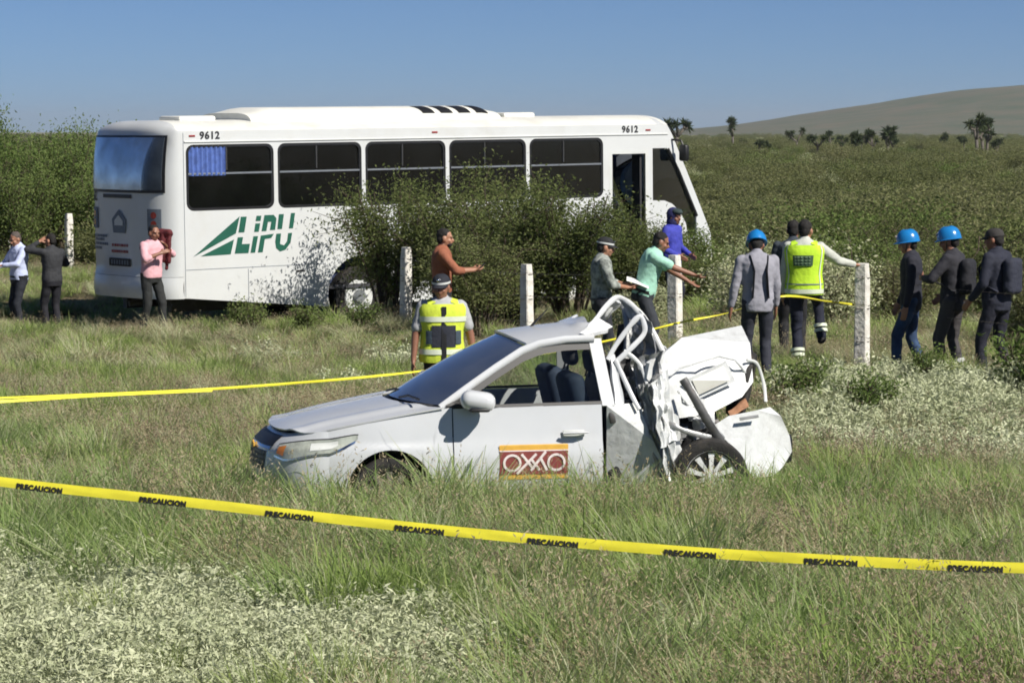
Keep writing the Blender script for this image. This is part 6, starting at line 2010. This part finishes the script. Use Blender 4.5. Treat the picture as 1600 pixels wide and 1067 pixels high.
# silvery ground cover: branching stems thick with small woolly leaves
def silver_proto(seed):
    rg = np.random.default_rng(seed)
    vs, qs = [], []
    off = 0
    for s_ in range(34):
        a = rg.uniform(0, 2 * PI); L = rg.uniform(0.10, 0.24)
        d = np.array([math.cos(a) * 0.6, math.sin(a) * 0.6, 1.0]); d /= np.linalg.norm(d)
        b0, r0 = rg.uniform(0, 2 * PI), 0.15 * math.sqrt(rg.random())
        p0 = np.array([math.cos(b0), math.sin(b0), 0]) * r0
        m = 28
        t = rg.uniform(0.15, 1, m)[:, None]
        cen = p0 + d * L * t + rg.normal(size=(m, 3)) * 0.014
        v, q = leaves(cen, 0.034, 0.0105, rg, up=0.35)
        vs.append(v); qs.append(q + off); off += len(v)
    return np_mesh('silver_%d' % seed, np.concatenate(vs), np.concatenate(qs), [M['leaf_silver']])
SP = [silver_proto(800 + i) for i in range(4)]
rng = np.random.default_rng(31)
X_, Y_ = [], []
for n_, a, b in ((2600, 14.5, 20.5), (3600, 23.5, 40)):
    q1, q2 = field(n_, a, b, rng)
    X_.append(q1); Y_.append(q2)
x = np.concatenate(X_); y = np.concatenate(Y_)
sv = silver(x, y)
keep = (rng.random(len(x)) < sv) & ~in_car(x, y)
x, y = x[keep], y[keep]; n = len(x)
s_ = rng.uniform(0.75, 1.35, n) * np.where(y > 23, 1.25, 1.0) * (1 + 0.35 * nz2(x, y, 1.6, 6.0))
cov = scatter('silver_ground_cover', SP, np.stack([x, y, [g(a, b) for a, b in zip(x, y)]], 1), rng.uniform(0, 2 * PI, n), rng.normal(size=(n, 2)) * 0.2, np.stack([s_, s_, s_], 1), rng.integers(0, 4, n))
tag(cov, 'silvery grey leafed ground cover spreading in patches over the verge', 'ground cover', kind='stuff')

# the scrub plain to the horizon
FAR = [shrub_meshes(900 + i, 0.9, 1.15, 14, 6, 42, 0.078, 0.034, M['leaf_scrub'], 0.13, 0.6, 0.2)[1] for i in range(4)] + [shrub_meshes(920 + i, 0.8, 0.95, 12, 6, 42, 0.074, 0.034, M['leaf_bright'], 0.13, 0.6, 0.2)[1] for i in range(2)] + [shrub_meshes(940 + i, 0.6, 0.6, 10, 6, 40, 0.07, 0.028, M['blade_pale'], 0.11, 0.6, 0.2)[1] for i in range(2)]
rng = np.random.default_rng(41)
X_, Y_ = [], []
for n_, a, b, mg in ((1250, 50, 110, 4), (2300, 110, 260, 10), (3000, 260, 620, 25), (2200, 620, 1400, 60)):
    q1, q2 = field(n_, a, b, rng, mg)
    X_.append(q1); Y_.append(q2)
x = np.concatenate(X_); y = np.concatenate(Y_)
px, py = x - BUS_C0.x, y - BUS_C0.y
u = np.clip(px * BUS_D.x + py * BUS_D.y, 0, 10.8)
d = np.hypot(px - BUS_D.x * u, py - BUS_D.y * u)
keep = (d > 2.6) & ~((x < -6.5) & (y < 60)) & ~((x < 1.0) & (y < 52))
x, y = x[keep], y[keep]; n = len(x)
s_ = (0.55 + 0.9 * rng.random(n) ** 1.5) * (1 + 0.35 * nz2(x, y, 0.06, 21.0)) * np.interp(y, [50, 110, 260, 620, 1400], [0.8, 0.95, 1.15, 1.5, 2.0])
q = nz2(x, y, 0.04, 3.0) + 0.6 * nz2(x, y, 0.15, 8.0)
idx = np.where(rng.random(n) < 0.16 + 0.35 * (q > 0.25), rng.integers(6, 8, n), np.where(q < -0.05, rng.integers(0, 4, n), rng.integers(0, 6, n)))
scr = scatter('desert_scrub', FAR, np.stack([x, y, [g(a, b) - 0.02 for a, b in zip(x, y)]], 1), rng.uniform(0, 2 * PI, n), np.zeros((n, 2)), np.stack([s_ * 1.1, s_ * 1.1, s_ * np.interp(y, [50, 300, 1400], [1, 0.8, 0.6])], 1), idx)
tag(scr, 'far olive green desert scrub merging into one mass on the plain', 'scrub', kind='stuff')

# ------------------------------------------------------------------ the air
hz = MB().box((0, 4400, 26), (9200, 9420, 66)).build('haze', [], None, smooth=False)
hmt = bpy.data.materials.new('haze_air'); hmt.use_nodes = True
for n_ in list(hmt.node_tree.nodes):
    if n_.type != 'OUTPUT_MATERIAL': hmt.node_tree.nodes.remove(n_)
pv = hmt.node_tree.nodes.new('ShaderNodeVolumePrincipled')
pv.inputs['Color'].default_value = (0.86, 0.92, 1.0, 1)
pv.inputs['Density'].default_value = 0.00009
pv.inputs['Anisotropy'].default_value = 0.2
hmt.node_tree.links.new(pv.outputs[0], hmt.node_tree.nodes['Material Output'].inputs['Volume'])
hz.data.materials.append(hmt)
tag(hz, kind='stuff')
